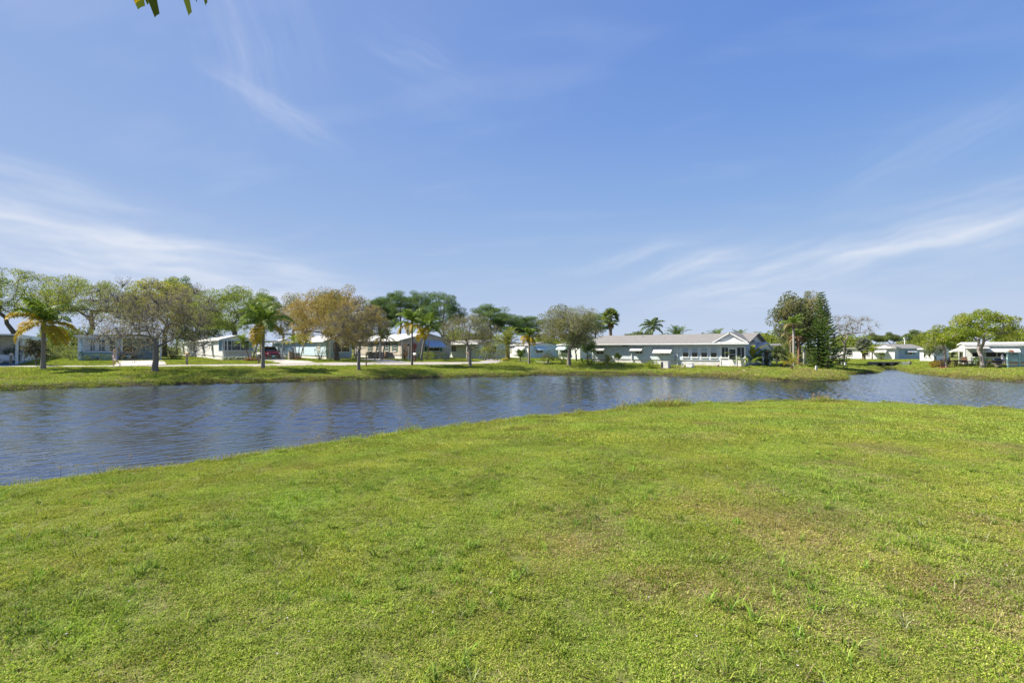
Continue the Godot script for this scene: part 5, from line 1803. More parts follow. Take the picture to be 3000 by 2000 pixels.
func make_patio() -> void:
	# raised deck with a pale teal railing on the right edge
	var g := gy(49.44, -47.50)
	var t := thing("deck", "raised deck with pale teal railing and white lattice skirt", "deck", Vector3(48.57, g, -47.5))
	var L := 4.4
	var fh := 0.62
	var n := 9
	for q in n:
		bx(t, "plank", I, Vector3(L / 2, fh - 0.02, -0.15 - q * 0.3), Vector3(L, 0.04, 0.27), M.timber)
	bx(t, "rim_joist", I, Vector3(L / 2, fh - 0.16, 0.03), Vector3(L, 0.22, 0.05), M.palewood)
	for k in 5:
		bx(t, "post", I, Vector3(k * L / 4 + 0.05, 0.6, 0.08), Vector3(0.12, 1.62, 0.12), M.rail)
	for k in 4:
		for q in 9:
			bx(t, "baluster", I, Vector3(0.11 + k * L / 4 + (q + 0.5) * (L / 4 - 0.12) / 9.0, 0.97, 0.08), Vector3(0.045, 0.68, 0.04), M.rail)
	bx(t, "handrail", I, Vector3(L / 2, 1.44, 0.08), Vector3(L + 0.3, 0.06, 0.16), M.rail)
	bx(t, "bottom_rail", I, Vector3(L / 2, 0.62, 0.08), Vector3(L, 0.06, 0.06), M.rail)
	var b := MB.new()
	for q in 26:
		for s in [-1.0, 1.0]:
			b.box(Vector3(0.1 + q * L / 26.0, 0.12, 0.05 + s * 0.008), Vector3(0.035, 0.78, 0.012), Color.WHITE, Basis(Vector3.BACK, s * 0.72))
	put(t, "lattice", b.mesh(M.white))
	for q in 3:
		bx(t, "step", I, Vector3(-0.35, 0.12 + q * 0.16, -0.3 - q * 0.12), Vector3(0.7, 0.06, 0.3), M.greywood)
	# dark rail fence on the patio edge
	t = thing("rail_fence", "dark timber rail fence along the patio edge", "fence", at(48.33, -53.50))
	var fl := 6.23
	for k in 8:
		bx(t, "post", I, Vector3(fl * k / 7.0, 0.3, 0), Vector3(0.1, 0.95, 0.1), M.timber)
	for y in [0.36, 0.72]:
		bx(t, "rail", I, Vector3(fl / 2, y, 0.07), Vector3(fl, 0.07, 0.05), M.timber)
	for q in 7:
		bx(t, "slat", I, Vector3(-0.9 + q * 0.13, 0.42, 0.0), Vector3(0.06, 1.05, 0.04), M.timber)
	t = thing("patio_table", "brown patio table behind the rail fence", "table", at(50.69, -55.00))
	bx(t, "top", I, Vector3(0, 0.7, 0), Vector3(1.3, 0.06, 0.8), M.timber)
	for sx in [-0.55, 0.55]:
		for sz in [-0.3, 0.3]:
			bx(t, "leg", I, Vector3(sx, 0.3, sz), Vector3(0.08, 0.8, 0.08), M.timber)
	for q in [[2790, 54.4, "patio chair at the table's far left"], [2826, 54.6, "patio chair right of the brown table"], [2842, 54.4, "patio chair nearest the flower pot"]]:
		var x: float = (q[0] - 1500.0) / 1417.0 * q[1]
		t = thing("patio_chair", q[2], "chair", at(x, -q[1]), r(-1, 1), "chairs behind the rail fence")
		bx(t, "seat", I, Vector3(0, 0.42, 0), Vector3(0.5, 0.06, 0.5), M.timber)
		bx(t, "backrest", I, Vector3(0, 0.74, -0.23), Vector3(0.5, 0.62, 0.05), M.timber, Vector3(-0.12, 0, 0))
		for sx in [-0.22, 0.22]:
			for sz in [-0.22, 0.22]:
				bx(t, "leg", I, Vector3(sx, 0.18, sz), Vector3(0.05, 0.46, 0.05), M.timber)
	for q in [[2865, 50.8, 0.32, 0.42, "round clay pot of yellow green foliage by the big tree"], [2898, 50.5, 0.3, 0.3, "low dark tub of greenery right of the big trunk"]]:
		var x: float = (q[0] - 1500.0) / 1417.0 * q[1]
		var s := shrub("potted_plant", q[4], at(x, -q[1]), 0.42, 0.3, 0.42, LIME, 0.14, 240, "potted plant")
		for c in s.get_children():
			c.position.y += q[3]
		b = MB.new()
		b.lathe(Vector3.ZERO, [[0.02, -0.04], [q[2] * 0.7, -0.04], [q[2], q[3]], [q[2] * 1.08, q[3] + 0.03], [q[2] * 0.9, q[3] + 0.03], [q[2] * 0.85, q[3] - 0.05], [0.01, q[3] - 0.05]], 14, Color.WHITE)
		put(s, "pot", b.mesh(M.clay if q[0] < 2880 else M.stone))
	t = thing("covered_grill", "dark blue covered grill on legs left of the deck", "grill", at(49.67, -49.50))
	put(t, "cover", nets([[Vector3(-0.2, 0.75, 0), Vector3(0.2, 0.75, 0), 0.2, 0.22], [Vector3(-0.2, 0.5, 0), Vector3(0.22, 0.5, 0), 0.2, 0.2]], 0.05, 0.1, mt(0.05, 0.07, 0.10, 0.7, false)))
	for sx in [-0.25, 0.25]:
		bx(t, "leg", I, Vector3(sx, 0.15, 0), Vector3(0.07, 0.5, 0.07), M.trim)
	bx(t, "side_shelf", I, Vector3(0.42, 0.72, 0), Vector3(0.3, 0.05, 0.4), M.greywood)
	t = thing("folded_parasol", "white folded parasol leaning behind the covered grill", "parasol", at(50.60, -50.00))
	b = MB.new()
	b.lathe(Vector3.ZERO, [[0.03, -0.05], [0.03, 0.75], [0.11, 0.8], [0.13, 1.0], [0.06, 1.25], [0.02, 1.32]], 8, Color(0.75, 0.75, 0.74))
	put(t, "canopy", b.mesh(M.wood))
	bx(t, "base", I, Vector3(0, 0.03, 0), Vector3(0.4, 0.1, 0.4), M.block)
	t.rotation.z = -0.12
	t = thing("utility_pole", "white utility pole with a short head above the grey blue roof", "pole", at(97.56, -120.00))
	b = MB.new()
	b.tube(PackedVector3Array([Vector3(0, -0.2, 0), Vector3(0, 4.8, 0)]), PackedFloat32Array([0.16, 0.13]), 8, Color(0.62, 0.62, 0.6))
	put(t, "shaft", b.mesh(M.wood))
	bx(t, "crossbar", I, Vector3(0.1, 4.6, 0.2), Vector3(1.1, 0.3, 0.2), M.trim)

# ---------- planting ----------
func make_trees() -> void:
	# on the far bank, before the homes
	tree("bare_tree", "large greyish tree with thin foliage in front of the sky blue home", at(-30.21, -41.00), {fork = 2.02, cy = 4.26, rx = 4.58, ry = 3.51, n = 120, cr = 0.799, leaves = 120, ll = 0.0905, lw = 0.0479, pal = [Color(0.23, 0.205, 0.15), Color(0.18, 0.165, 0.115), Color(0.30, 0.28, 0.22), Color(0.19, 0.19, 0.09)], tr = 0.213, bark = GREY_BARK, twigs = 22, twig_r = 0.016, low = -0.85, hollow = 0.02, sep = 0.9, flat = 0.85})
	tree("bare_tree", "greyish brown thin-leaved tree in front of the tawny oak", at(-14.73, -46.50), {fork = 1.9, cy = 4.2, rx = 2.86, ry = 2.35, n = 88, cr = 0.616, leaves = 95, ll = 0.0784, lw = 0.0426, pal = TAWNY + BROWNISH + BROWNISH, more = 2.0, tr = 0.146, bark = GREY_BARK, twigs = 26, twig_r = 0.013, low = -0.92, hollow = 0.02, flat = 0.9, rise = 0.5})
	tree("sparse_tree", "sparse small-leaved tree in front of the pale greenish home", at(-4.54, -52.30), {fork = 1.78, cy = 3.72, rx = 3.22, ry = 1.94, n = 52, cr = 0.666, leaves = 85, ll = 0.0999, lw = 0.0555, pal = BROWNISH + OLIVE, more = 2.1, tr = 0.155, bark = GREY_BARK, twigs = 14, low = -0.75, hollow = 0.05, flat = 0.7})
	tree("round_tree", "rounded olive green tree in front of the long blue home", at(6.62, -55.80), {fork = 1.91, cy = 4.44, rx = 3.88, ry = 2.31, n = 75, cr = 0.81, leaves = 150, ll = 0.113, lw = 0.0619, pal = OLIVE, more = 2.5, tr = 0.214, bark = GREY_BARK, twigs = 9, low = -0.8, hollow = 0.05, flat = 0.8})
	tree("tawny_oak", "broad tawny brown oak between the clapboard home and the lane", at(-21.44, -59.00), {fork = 2.2, cy = 5.35, rx = 5.4, ry = 3.3, n = 120, cr = 0.95, leaves = 180, ll = 0.13, lw = 0.06, pal = TAWNY, more = 2.0, tr = 0.3, twigs = 9, low = -0.92, hollow = 0.05, rise = 0.3})
	# on the right bank
	tree("spreading_tree", "lime green spreading tree with forked trunks on the patio lawn", at(48.21, -49.50), {fork = 0.818, cy = 3.92, rx = 3, ry = 1.8, n = 50, cr = 0.676, leaves = 150, ll = 0.142, lw = 0.0763, pal = LIME, tr = 0.218, bark = Color(0.26, 0.23, 0.21), twigs = 5, low = -0.45, flat = 0.55, arch = 0.12, off = Vector3(-0.1, 0, 0)})
	tree("leaning_tree", "young lime green tree with a slender leaning trunk in red mulch", at(48.03, -53.50), {fork = 1.93, cy = 3.36, rx = 1.54, ry = 1.42, n = 24, cr = 0.569, leaves = 130, ll = 0.137, lw = 0.0683, pal = LIME, tr = 0.137, bark = Color(0.34, 0.29, 0.26), twigs = 5, low = -0.8, flat = 0.6, off = Vector3(-0.45, 0, 0)})
	# behind the homes on the left
	var big := "big trees behind the homes"
	var o1 := tree("live_oak", "dark limbed green oak at the picture's left edge", at(-82.43, -80.00), {fork = 4.0, cy = 9.6, rx = 6.4, ry = 4.9, n = 105, cr = 1.0, leaves = 120, ll = 0.17, lw = 0.09, pal = OAK_DARK + OAK, tr = 0.42, twigs = 6, low = -0.6, flat = 0.6, hollow = 0.1, arch = 0.12}, big)
	tree("live_oak", "broad yellow green oak behind the yellow palm and the blue home", at(-69.89, -80.00), {fork = 3.6, cy = 8.6, rx = 7.2, ry = 4.8, n = 130, cr = 1.05, leaves = 120, ll = 0.17, lw = 0.09, pal = OAK, tr = 0.42, twigs = 6, low = -0.6, flat = 0.6, hollow = 0.1, arch = 0.12}, big)
	tree("live_oak", "yellow crowned oak peeping over the large greyish tree", at(-63.35, -88.00), {fork = 4.0, cy = 8.8, rx = 6.2, ry = 5.0, n = 75, cr = 1.4, leaves = 200, ll = 0.2, lw = 0.11, pal = YELLOWISH, tr = 0.4, twigs = 3, flat = 0.6, hollow = 0.3}, big)
	tree("live_oak", "dense green oak behind the white awning home and the red car", at(-45.73, -80.00), {fork = 3.0, cy = 6.9, rx = 6.6, ry = 4.7, n = 130, cr = 1.05, leaves = 150, ll = 0.17, lw = 0.09, pal = OAK_DARK + OAK, tr = 0.45, twigs = 3, low = -0.6, flat = 0.65, hollow = 0.2}, big)
	tree("live_oak", "brownish thinning oak between dense oak and tawny oak", at(-38.06, -84.00), {fork = 3.2, cy = 6.4, rx = 3.6, ry = 4.6, n = 45, cr = 1.1, leaves = 150, ll = 0.16, lw = 0.08, pal = BROWNISH + OLIVE, tr = 0.35, twigs = 7, flat = 0.7, low = -0.7}, big)
	tree("live_oak", "shadowy oak filling the gap left of the white awning home", at(-60.06, -92.00), {fork = 2.4, cy = 5.4, rx = 4.6, ry = 4.4, n = 60, cr = 1.2, leaves = 190, ll = 0.2, lw = 0.11, pal = OAK_DARK, tr = 0.4, twigs = 3, flat = 0.7, low = -0.75}, big)
	# slash pines behind the tawny oak and the beige home
	var pines := "tall pines behind the homes"
	var pn := {fork = 4.5, cy = 8.7, rx = 3.2, ry = 3.9, n = 62, cr = 0.78, leaves = 210, ll = 0.34, lw = 0.035, pal = PINE, tr = 0.2, twigs = 4, low = -0.75, flat = 0.5, hollow = 0.2, leader = 0.85, arch = 0.15, bark = Color(0.13, 0.10, 0.085), thin = 0.035}
	var p1 := tree("slash_pine", "tallest slash pine behind the beige home, first of the row", at(-21.30, -92.00), pn, pines)
	var p2 := tree("slash_pine", "slash pine with open crown rising behind the drooping palms", at(-17.63, -95.00), {fork = 5.0, cy = 9.5, rx = 3.1, ry = 3.3, n = 48, cr = 0.8, leaves = 220, ll = 0.34, lw = 0.035, pal = PINE, tr = 0.18, twigs = 4, low = -0.8, flat = 0.45, hollow = 0.12, leader = 0.6, arch = 0.15, thin = 0.035}, pines)
	tree("slash_pine", "wide dark slash pine right of the open crowned pine", at(-12.70, -90.00), {fork = 3.4, cy = 7.6, rx = 3.8, ry = 4.4, n = 76, cr = 0.8, leaves = 200, ll = 0.34, lw = 0.035, pal = PINE, tr = 0.22, twigs = 4, low = -0.85, flat = 0.5, hollow = 0.2, leader = 0.8, arch = 0.15, thin = 0.035}, pines)
	copy_tree(p1, "slash_pine", "slash pine showing between tawny oak and the tallest pine", at(-25.74, -94.00), 2.0, Vector3(1.1, 0.93, 1.1), pines)
	copy_tree(p2, "slash_pine", "pine top showing above the tawny oak's crown", at(-37.05, -100.00), 1.0, Vector3(1.25, 1.02, 1.25), pines)
	copy_tree(p1, "slash_pine", "pine top showing above the dense green oak", at(-53.94, -104.00), 4.0, Vector3(1.1, 1.08, 1.1), pines)
	copy_tree(p2, "slash_pine", "pine top rising above the yellow crowned oak", at(-74.92, -108.00), 3.0, Vector3(1.05, 1.38, 1.05), pines)
	copy_tree(p1, "slash_pine", "slash pine right of the sparse tree's crown", at(-4.36, -98.00), 5.0, Vector3(1.2, 0.86, 1.2), pines)
	copy_tree(p2, "slash_pine", "rounded lower pine behind the date palm", at(-0.54, -96.00), 0.5, Vector3(1.2, 0.68, 1.2), pines)
	copy_tree(p1, "slash_pine", "last rounded pine left of the round olive tree", at(3.18, -100.00), 1.6, Vector3(1.1, 0.68, 1.1), pines)
	copy_tree(p2, "slash_pine", "pale pine beside the fan palm behind the round tree", at(17.98, -104.00), 2.6, Vector3(1.2, 0.74, 1.2), pines)
	# the group of trees on the point
	tree("broadleaf_tree", "tall mixed broadleaf tree behind the pointed pines on the point", at(39.22, -66.00), {fork = 2.4, cy = 5.9, rx = 3.2, ry = 3.9, n = 85, cr = 0.85, leaves = 190, ll = 0.17, lw = 0.1, pal = MIXED, tr = 0.3, twigs = 3, low = -0.9, flat = 0.75, hollow = 0.1})
	var np := "pointed pines on the point"
	norfolk("pointed pine at the front right of the pine group", at(35.00, -53.50), 5.7, 2.0, np)
	norfolk("pointed pine at the front left of the pine group", at(34.54, -54.50), 5.5, 1.5, np)
	norfolk("tallest pointed pine rising behind the pine group", at(37.89, -59.00), 8.9, 1.9, np)
	norfolk("pointed pine top poking out of the mixed broadleaf tree", at(42.27, -69.00), 10.3, 1.5, np)
	tree("leafless_tree", "nearly leafless tree with fine branches right of the pines", at(47.92, -70.00), {fork = 2.2, cy = 4.7, rx = 3.1, ry = 2.7, n = 48, cr = 0.7, leaves = 16, ll = 0.11, lw = 0.06, pal = BROWNISH + OLIVE, tr = 0.17, bark = GREY_BARK, twigs = 18, twig_r = 0.018, low = -0.35, hollow = 0.05, off = Vector3(1.0, 0, 0)})
	# far trees beyond the culvert and around the right-hand homes
	var fg := "far trees beyond the culvert"
	var u1 := tree("umbrella_tree", "first umbrella crowned far tree right of the silver palm", at(97.43, -130.00), {fork = 2.8, cy = 4.7, rx = 2.5, ry = 1.8, n = 20, cr = 0.75, leaves = 120, ll = 0.28, lw = 0.12, pal = PINE + OAK_DARK + OLIVE, tr = 0.16, twigs = 3, low = -0.5, flat = 0.6, thin = 0.04}, fg)
	var f1 := tree("far_tree", "rounded far tree left of the silver palm", at(83.84, -120.00), {fork = 1.3, cy = 2.9, rx = 4.2, ry = 2.6, n = 46, cr = 1.2, leaves = 110, ll = 0.3, lw = 0.18, pal = OAK, tr = 0.25, twigs = 1, low = -0.8, flat = 0.7}, fg)
	for q in [[2585, 150, 1.1, 0.62, "bushy far tree between the two umbrella crowns"], [2640, 132, 0.9, 0.62, "low far tree left of the utility pole"], [2668, 126, 0.8, 0.75, "far tree just right of the utility pole"], [2728, 112, 0.85, 1.05, "dense far tree left of the leaning tree"], [2790, 118, 1.0, 1.0, "far tree behind the leaning tree's crown"], [2975, 100, 0.8, 1.12, "far tree behind the patio home at the right edge"], [3040, 96, 0.8, 0.95, "far tree cut off by the right edge"]]:
		var x: float = (q[0] - 1500.0) / 1417.0 * q[1]
		copy_tree(f1, "far_tree", q[4], at(x, -q[1]), q[0] * 0.7, Vector3(q[2], q[3], q[2]), fg)
	for q in [[2612, 135, 1.05, 1.05, "umbrella shaped far tree over the annex roof"], [2692, 122, 1.25, 1.08, "wide umbrella crowned far tree over the grey blue roof"]]:
		var x: float = (q[0] - 1500.0) / 1417.0 * q[1]
		copy_tree(u1, "umbrella_tree", q[4], at(x, -q[1]), q[0] * 0.7, Vector3(q[2], q[3], q[2]), fg)
	for q in [[1862, 150, 1.17, "flat pine crown over the long home's roof left of the feather palm"], [1893, 155, 1.15, "second flat pine crown over the long home's roof"], [1932, 160, 1.08, "third flat pine crown over the long home's roof"]]:
		var x: float = (q[0] - 1500.0) / 1417.0 * q[1]
		copy_tree(u1, "umbrella_tree", q[3], at(x, -q[1]), q[0], Vector3(1.35, q[2], 1.35), "flat crowned trees beyond the long home")
	for q in [[2215, 105, 0.9, 0.95, "far leafy tree above the shed roof"], [2262, 98, 0.9, 0.95, "far leafy tree above the teal home's roof"], [1690, 118, 1.0, 1.0, "dark far tree behind the round tree's left side"], [1600, 125, 1.1, 0.9, "low far tree behind the small yellow palm"], [1420, 120, 1.1, 1.0, "low far tree between sparse tree and date palm"], [1350, 115, 1.0, 1.1, "low far tree behind the pale greenish home"], [190, 75, 0.75, 0.9, "bushy tree in the gap between white carport and blue home"], [1040, 105, 1.0, 1.2, "dark far tree behind the tawny oak"]]:
		var x: float = (q[0] - 1500.0) / 1417.0 * q[1]
		copy_tree(f1, "far_tree", q[4], at(x, -q[1]), q[0] * 0.7, Vector3(q[2], q[3], q[2]), "low trees behind the homes")
	# the wood beyond, which reads as one mass
	var wood := MB.new()
	for q in 260:
		var a := lerpf(-0.95, 0.95, (q + r(0, 1)) / 260.0)
		var d := r(150.0, 185.0)
		var c := Vector3(tan(a) * d, -0.4, -d)
		var hh := r(2.6, 4.6) if a < 0.2 else r(2.0, 3.4)
		for w in 90:
			var k := rv()
			var p := c + Vector3(k.x * 3.4, hh * 0.5 + k.y * hh * 0.5, k.z * 2.0)
			wood.leaf(p, rv().normalized(), rv().normalized(), r(0.5, 0.9), r(0.35, 0.6), mix(OAK_DARK + OLIVE))
	tag(put(self, "far_woods", wood.mesh(M.leaf)), "low far-off woods behind all the homes", "woods", "", "stuff")

func make_palms() -> void:
	var lane := "feather palms along the far bank"
	palm("queen_palm", "feather palm with golden yellow lower fronds near the white carport home", at(-39.27, -40.50), {h = 3.25, tr = 0.17, taper = 0.85, n = 15, len = 2.75, shaft = 0.7, old = 0.55}, lane)
	palm("queen_palm", "tall feather palm with grey trunk standing before the red car", at(-23.18, -45.00), {h = 3.59, tr = 0.15, taper = 0.95, n = 15, len = 2.75, shaft = 0.804, old = 0.2}, lane)
	palm("queen_palm", "slim dark trunked feather palm beside the garden windmill", at(-10.67, -51.60), {h = 4.0, tr = 0.11, n = 14, len = 2.2, shaft = 0.6, old = 0.25, bark = Color(0.14, 0.12, 0.11), shaft_col = Color(0.25, 0.17, 0.08)}, lane)
	palm("queen_palm", "drooping feather palm in front of the striped awning", at(-11.41, -61.00), {h = 3.9, tr = 0.13, lean = Vector3(0.8, 0, 0.2), n = 15, len = 2.6, shaft = 0.5, old = 0.12}, lane)
	palm("queen_palm", "small feather palm with hanging yellow fronds left of the round tree", at(2.05, -58.00), {h = 2.75, tr = 0.13, taper = 0.75, n = 13, len = 1.75, shaft = 0.6, old = 0.4}, lane)
	palm("date_palm", "stocky date palm with stiff fronds behind the yellow flowers", at(-0.62, -68.00), {kind = "date", h = 2.2, tr = 0.34, taper = 0.9, n = 24, len = 2.7, upright = true, bark = Color(0.14, 0.11, 0.085), pal = [Color(0.16, 0.22, 0.05), Color(0.24, 0.28, 0.08), Color(0.30, 0.29, 0.12)]})
	# dwarf palms at the white home and the clump at the clapboard home
	palm("dwarf_palm", "small arching palm on a leaning trunk before the white home's window", at(-31.16, -57.20), {kind = "date", h = 2.2, tr = 0.07, lean = Vector3(-0.75, 0, 0), n = 20, len = 1.25, bark = Color(0.2, 0.16, 0.12)}, "dwarf palms by the white home")
	palm("dwarf_palm", "small arching palm on a leaning trunk beside the red car", at(-30.71, -57.40), {kind = "date", h = 2.2, tr = 0.07, lean = Vector3(0.7, 0, 0), n = 20, len = 1.3, old = 0.25, bark = Color(0.2, 0.16, 0.12)}, "dwarf palms by the white home")
	for q in [[868, 61.5, -0.3, "left stem of the palm clump on the clapboard wall"], [874, 61.2, 0.15, "middle stem of the palm clump on the clapboard wall"], [880, 61.6, 0.7, "right stem of the palm clump on the clapboard wall"]]:
		var x: float = (q[0] - 1500.0) / 1417.0 * q[1]
		palm("clump_palm", q[3], at(x, -q[1]), {kind = "date", h = 1.9 + r(0, 0.3), tr = 0.06, lean = Vector3(q[2], 0, 0), n = 11, len = 1.55, upright = true, pal = LIME, old = 0.1}, "palm clump at the clapboard home")
	for q in [[1098, 62.2, 0.9, "thin palm stem leaning right before the beige home"], [1116, 62, 0.0, "thin upright palm stem before the beige home"], [1121, 62.4, 0.6, "second leaning palm stem before the beige home"]]:
		var x: float = (q[0] - 1500.0) / 1417.0 * q[1]
		palm("slender_palm", q[3], at(x, -q[1]), {kind = "date", h = 2.9, tr = 0.08, lean = Vector3(q[2], 0, 0), n = 13, len = 1.6, old = 0.1}, "slender palms before the beige home")
	fan_palm("fan_palm", "tall fan palm rising behind the long blue home", at(15.50, -76.00), 6.4, 0.26, 26, 0.95, 0.85, [Color(0.12, 0.19, 0.05), Color(0.19, 0.25, 0.08), Color(0.30, 0.30, 0.13)], 8)
	# palms behind the long home
	var bh := "feather palms behind the long home"
	palm("queen_palm", "feather palm standing clear above the long home's roof", at(27.62, -95.00), {h = 5.4, tr = 0.16, n = 15, len = 2.7, shaft = 0.5, old = 0.0, pal = [Color(0.12, 0.19, 0.07), Color(0.18, 0.23, 0.09)]}, bh)
	for q in [[1985, 88, 3.6, 2.9, "bushy palm with one upright frond above the long home's roof"], [2066, 88, 2.9, 2.4, "low palm fronds left of the gable"], [2100, 86, 3.3, 2.6, "windswept palm fronds just left of the gable"], [2166, 84, 3.2, 2.5, "palm fronds spreading behind the gable's right slope"]]:
		var x: float = (q[0] - 1500.0) / 1417.0 * q[1]
		palm("garden_palm", q[4], at(x, -q[1]), {kind = "date", h = q[2], tr = 0.16, n = 18, len = q[3], upright = true, pal = [Color(0.10, 0.18, 0.05), Color(0.17, 0.24, 0.06)]}, bh)
	# on the point
	palm("seedling_palm", "little yellowish palm near the water on the point", at(27.20, -47.00), {kind = "date", h = 0.5, tr = 0.1, n = 9, len = 1.35, upright = true, pal = [Color(0.26, 0.29, 0.05), Color(0.32, 0.30, 0.06)], old = 0.45, bark = Color(0.2, 0.15, 0.1)})
	palm("garden_palm", "drooping grey green palm before the teal wall", at(31.76, -58.00), {kind = "queen", h = 0.95, tr = 0.1, n = 16, len = 1.35, shaft = 0.3, pal = [Color(0.13, 0.18, 0.07), Color(0.20, 0.24, 0.11)]})
	palm("tall_palm", "tall pale trunk palm with ragged top in front of the broadleaf tree", at(31.77, -54.50), {h = 4.2, tr = 0.13, taper = 0.85, n = 10, len = 1.6, shaft = 0.6, old = 0.35, old_pal = [Color(0.34, 0.28, 0.16), Color(0.28, 0.26, 0.10)], bark = Color(0.36, 0.33, 0.29), shaft_col = Color(0.12, 0.09, 0.08)}, "ragged palms on the point")
	palm("tall_palm", "shorter ragged palm with red brown husks right of the pale trunk", at(33.24, -56.00), {h = 2.9, tr = 0.17, taper = 0.7, n = 9, len = 1.3, shaft = 0.6, old = 0.4, old_pal = [Color(0.34, 0.22, 0.14), Color(0.28, 0.2, 0.10)], bark = Color(0.22, 0.12, 0.08), shaft_col = Color(0.2, 0.12, 0.07)}, "ragged palms on the point")
	palm("tall_palm", "thin ragged palm just left of the pale trunk", at(32.86, -57.00), {h = 3.3, tr = 0.09, n = 9, len = 1.3, shaft = 0.4, old = 0.5, old_pal = [Color(0.34, 0.28, 0.16), Color(0.28, 0.26, 0.10)], bark = Color(0.24, 0.19, 0.15)}, "ragged palms on the point")
	palm("stump_palm", "bare pale palm stump with low leaves left of the pines", at(34.74, -57.50), {h = 1.9, tr = 0.12, taper = 1.0, n = 4, len = 0.6, upright = true, bark = Color(0.46, 0.44, 0.42)})
	fan_palm("silver_palm", "silvery fan palm on the lawn beyond the point", at(66.94, -92.00), 2.6, 0.3, 30, 1.0, 0.75, [Color(0.26, 0.29, 0.25), Color(0.17, 0.20, 0.17), Color(0.34, 0.36, 0.32)], 5)
	palm("garden_palm", "small yellow green palm right of the silver palm", at(67.07, -90.00), {kind = "date", h = 1.3, tr = 0.12, n = 16, len = 1.7, upright = true, pal = LIME})
	# a palm just outside the frame: only the tips of one hanging frond reach into the picture
	var root := thing("fishtail_palm", "ragged palm leaf tips hanging into the sky at the top edge", "palm", at(-2.4, -0.2))
	var wd := MB.new()
	wd.tube(PackedVector3Array([Vector3(0, -0.1, 0), Vector3(-0.03, 1.8, 0), Vector3(0, 3.55, 0)]), PackedFloat32Array([0.11, 0.09, 0.07]), 10, Color(0.2, 0.18, 0.15))
	put(root, "trunk", wd.mesh(M.wood))
	var stalk := MB.new()
	stalk.tube(PackedVector3Array([Vector3(0, 3.5, 0), Vector3(0.4, 3.75, -0.5), Vector3(0.85, 3.6, -0.95), Vector3(1.4, 3.35, -1.4)]), PackedFloat32Array([0.022, 0.016, 0.01, 0.005]), 6, Color(0.22, 0.24, 0.06))
	put(root, "stalk", stalk.mesh(M.wood))
	# each leaflet: root on the stalk, tip where it hangs, width
	for q in [[Vector3(1.12, 3.48, -1.17), Vector3(1.129, 2.896, -1.441), 0.034, 0], [Vector3(1.15, 3.47, -1.2), Vector3(1.214, 2.840, -1.400), 0.024, 0], [Vector3(1.25, 3.42, -1.28), Vector3(1.286, 2.886, -1.458), 0.017, 0], [Vector3(1.3, 3.40, -1.32), Vector3(1.432, 2.821, -1.317), 0.011, 0], [Vector3(1.1, 3.49, -1.15), Vector3(1.214, 2.830, -1.320), 0.03, 1], [Vector3(1.27, 3.41, -1.3), Vector3(1.330, 2.911, -1.427), 0.009, 0], [Vector3(1.1, 3.49, -1.15), Vector3(1.164, 2.908, -1.434), 0.026, 0], [Vector3(1.05, 3.51, -1.1), Vector3(1.223, 2.824, -1.300), 0.022, 2]]:
		var b := MB.new()
		var a: Vector3 = q[0]
		var e: Vector3 = q[1]
		var d := (e - a).normalized()
		var s: Vector3 = d.cross(Vector3(0.3, 0, 1)).normalized() * q[2] * 0.85
		var col: Color = [Color(0.10, 0.13, 0.03), Color(0.48, 0.34, 0.02), Color(0.16, 0.12, 0.04)][q[3]]
		var fold := Vector3(0, 0, 0.003)
		var l := a.distance_to(e)
		var prev := [a - s * 0.15, a, a + s * 0.15]
		for k in 6:
			var t := (k + 1) / 6.0
			var w := (0.3 + 0.9 * t) if t < 0.75 else 1.15 - (t - 0.75) * 2.6
			var c := a + d * l * t + Vector3.DOWN * sin(t * PI) * 0.008
			var row := [c - s * w * r(0.85, 1.1), c + fold, c + s * w * r(0.85, 1.1)]
			if k == 5:
				row = [c - s * 0.5 - d * 0.012, c - d * 0.007, c + s * 0.35 + d * 0.0]
			b.quad(prev[0], row[0], row[1], prev[1], col)
			b.quad(prev[1], row[1], row[2], prev[2], col)
			prev = row
		put(root, "leaflet", b.mesh(M.frond))

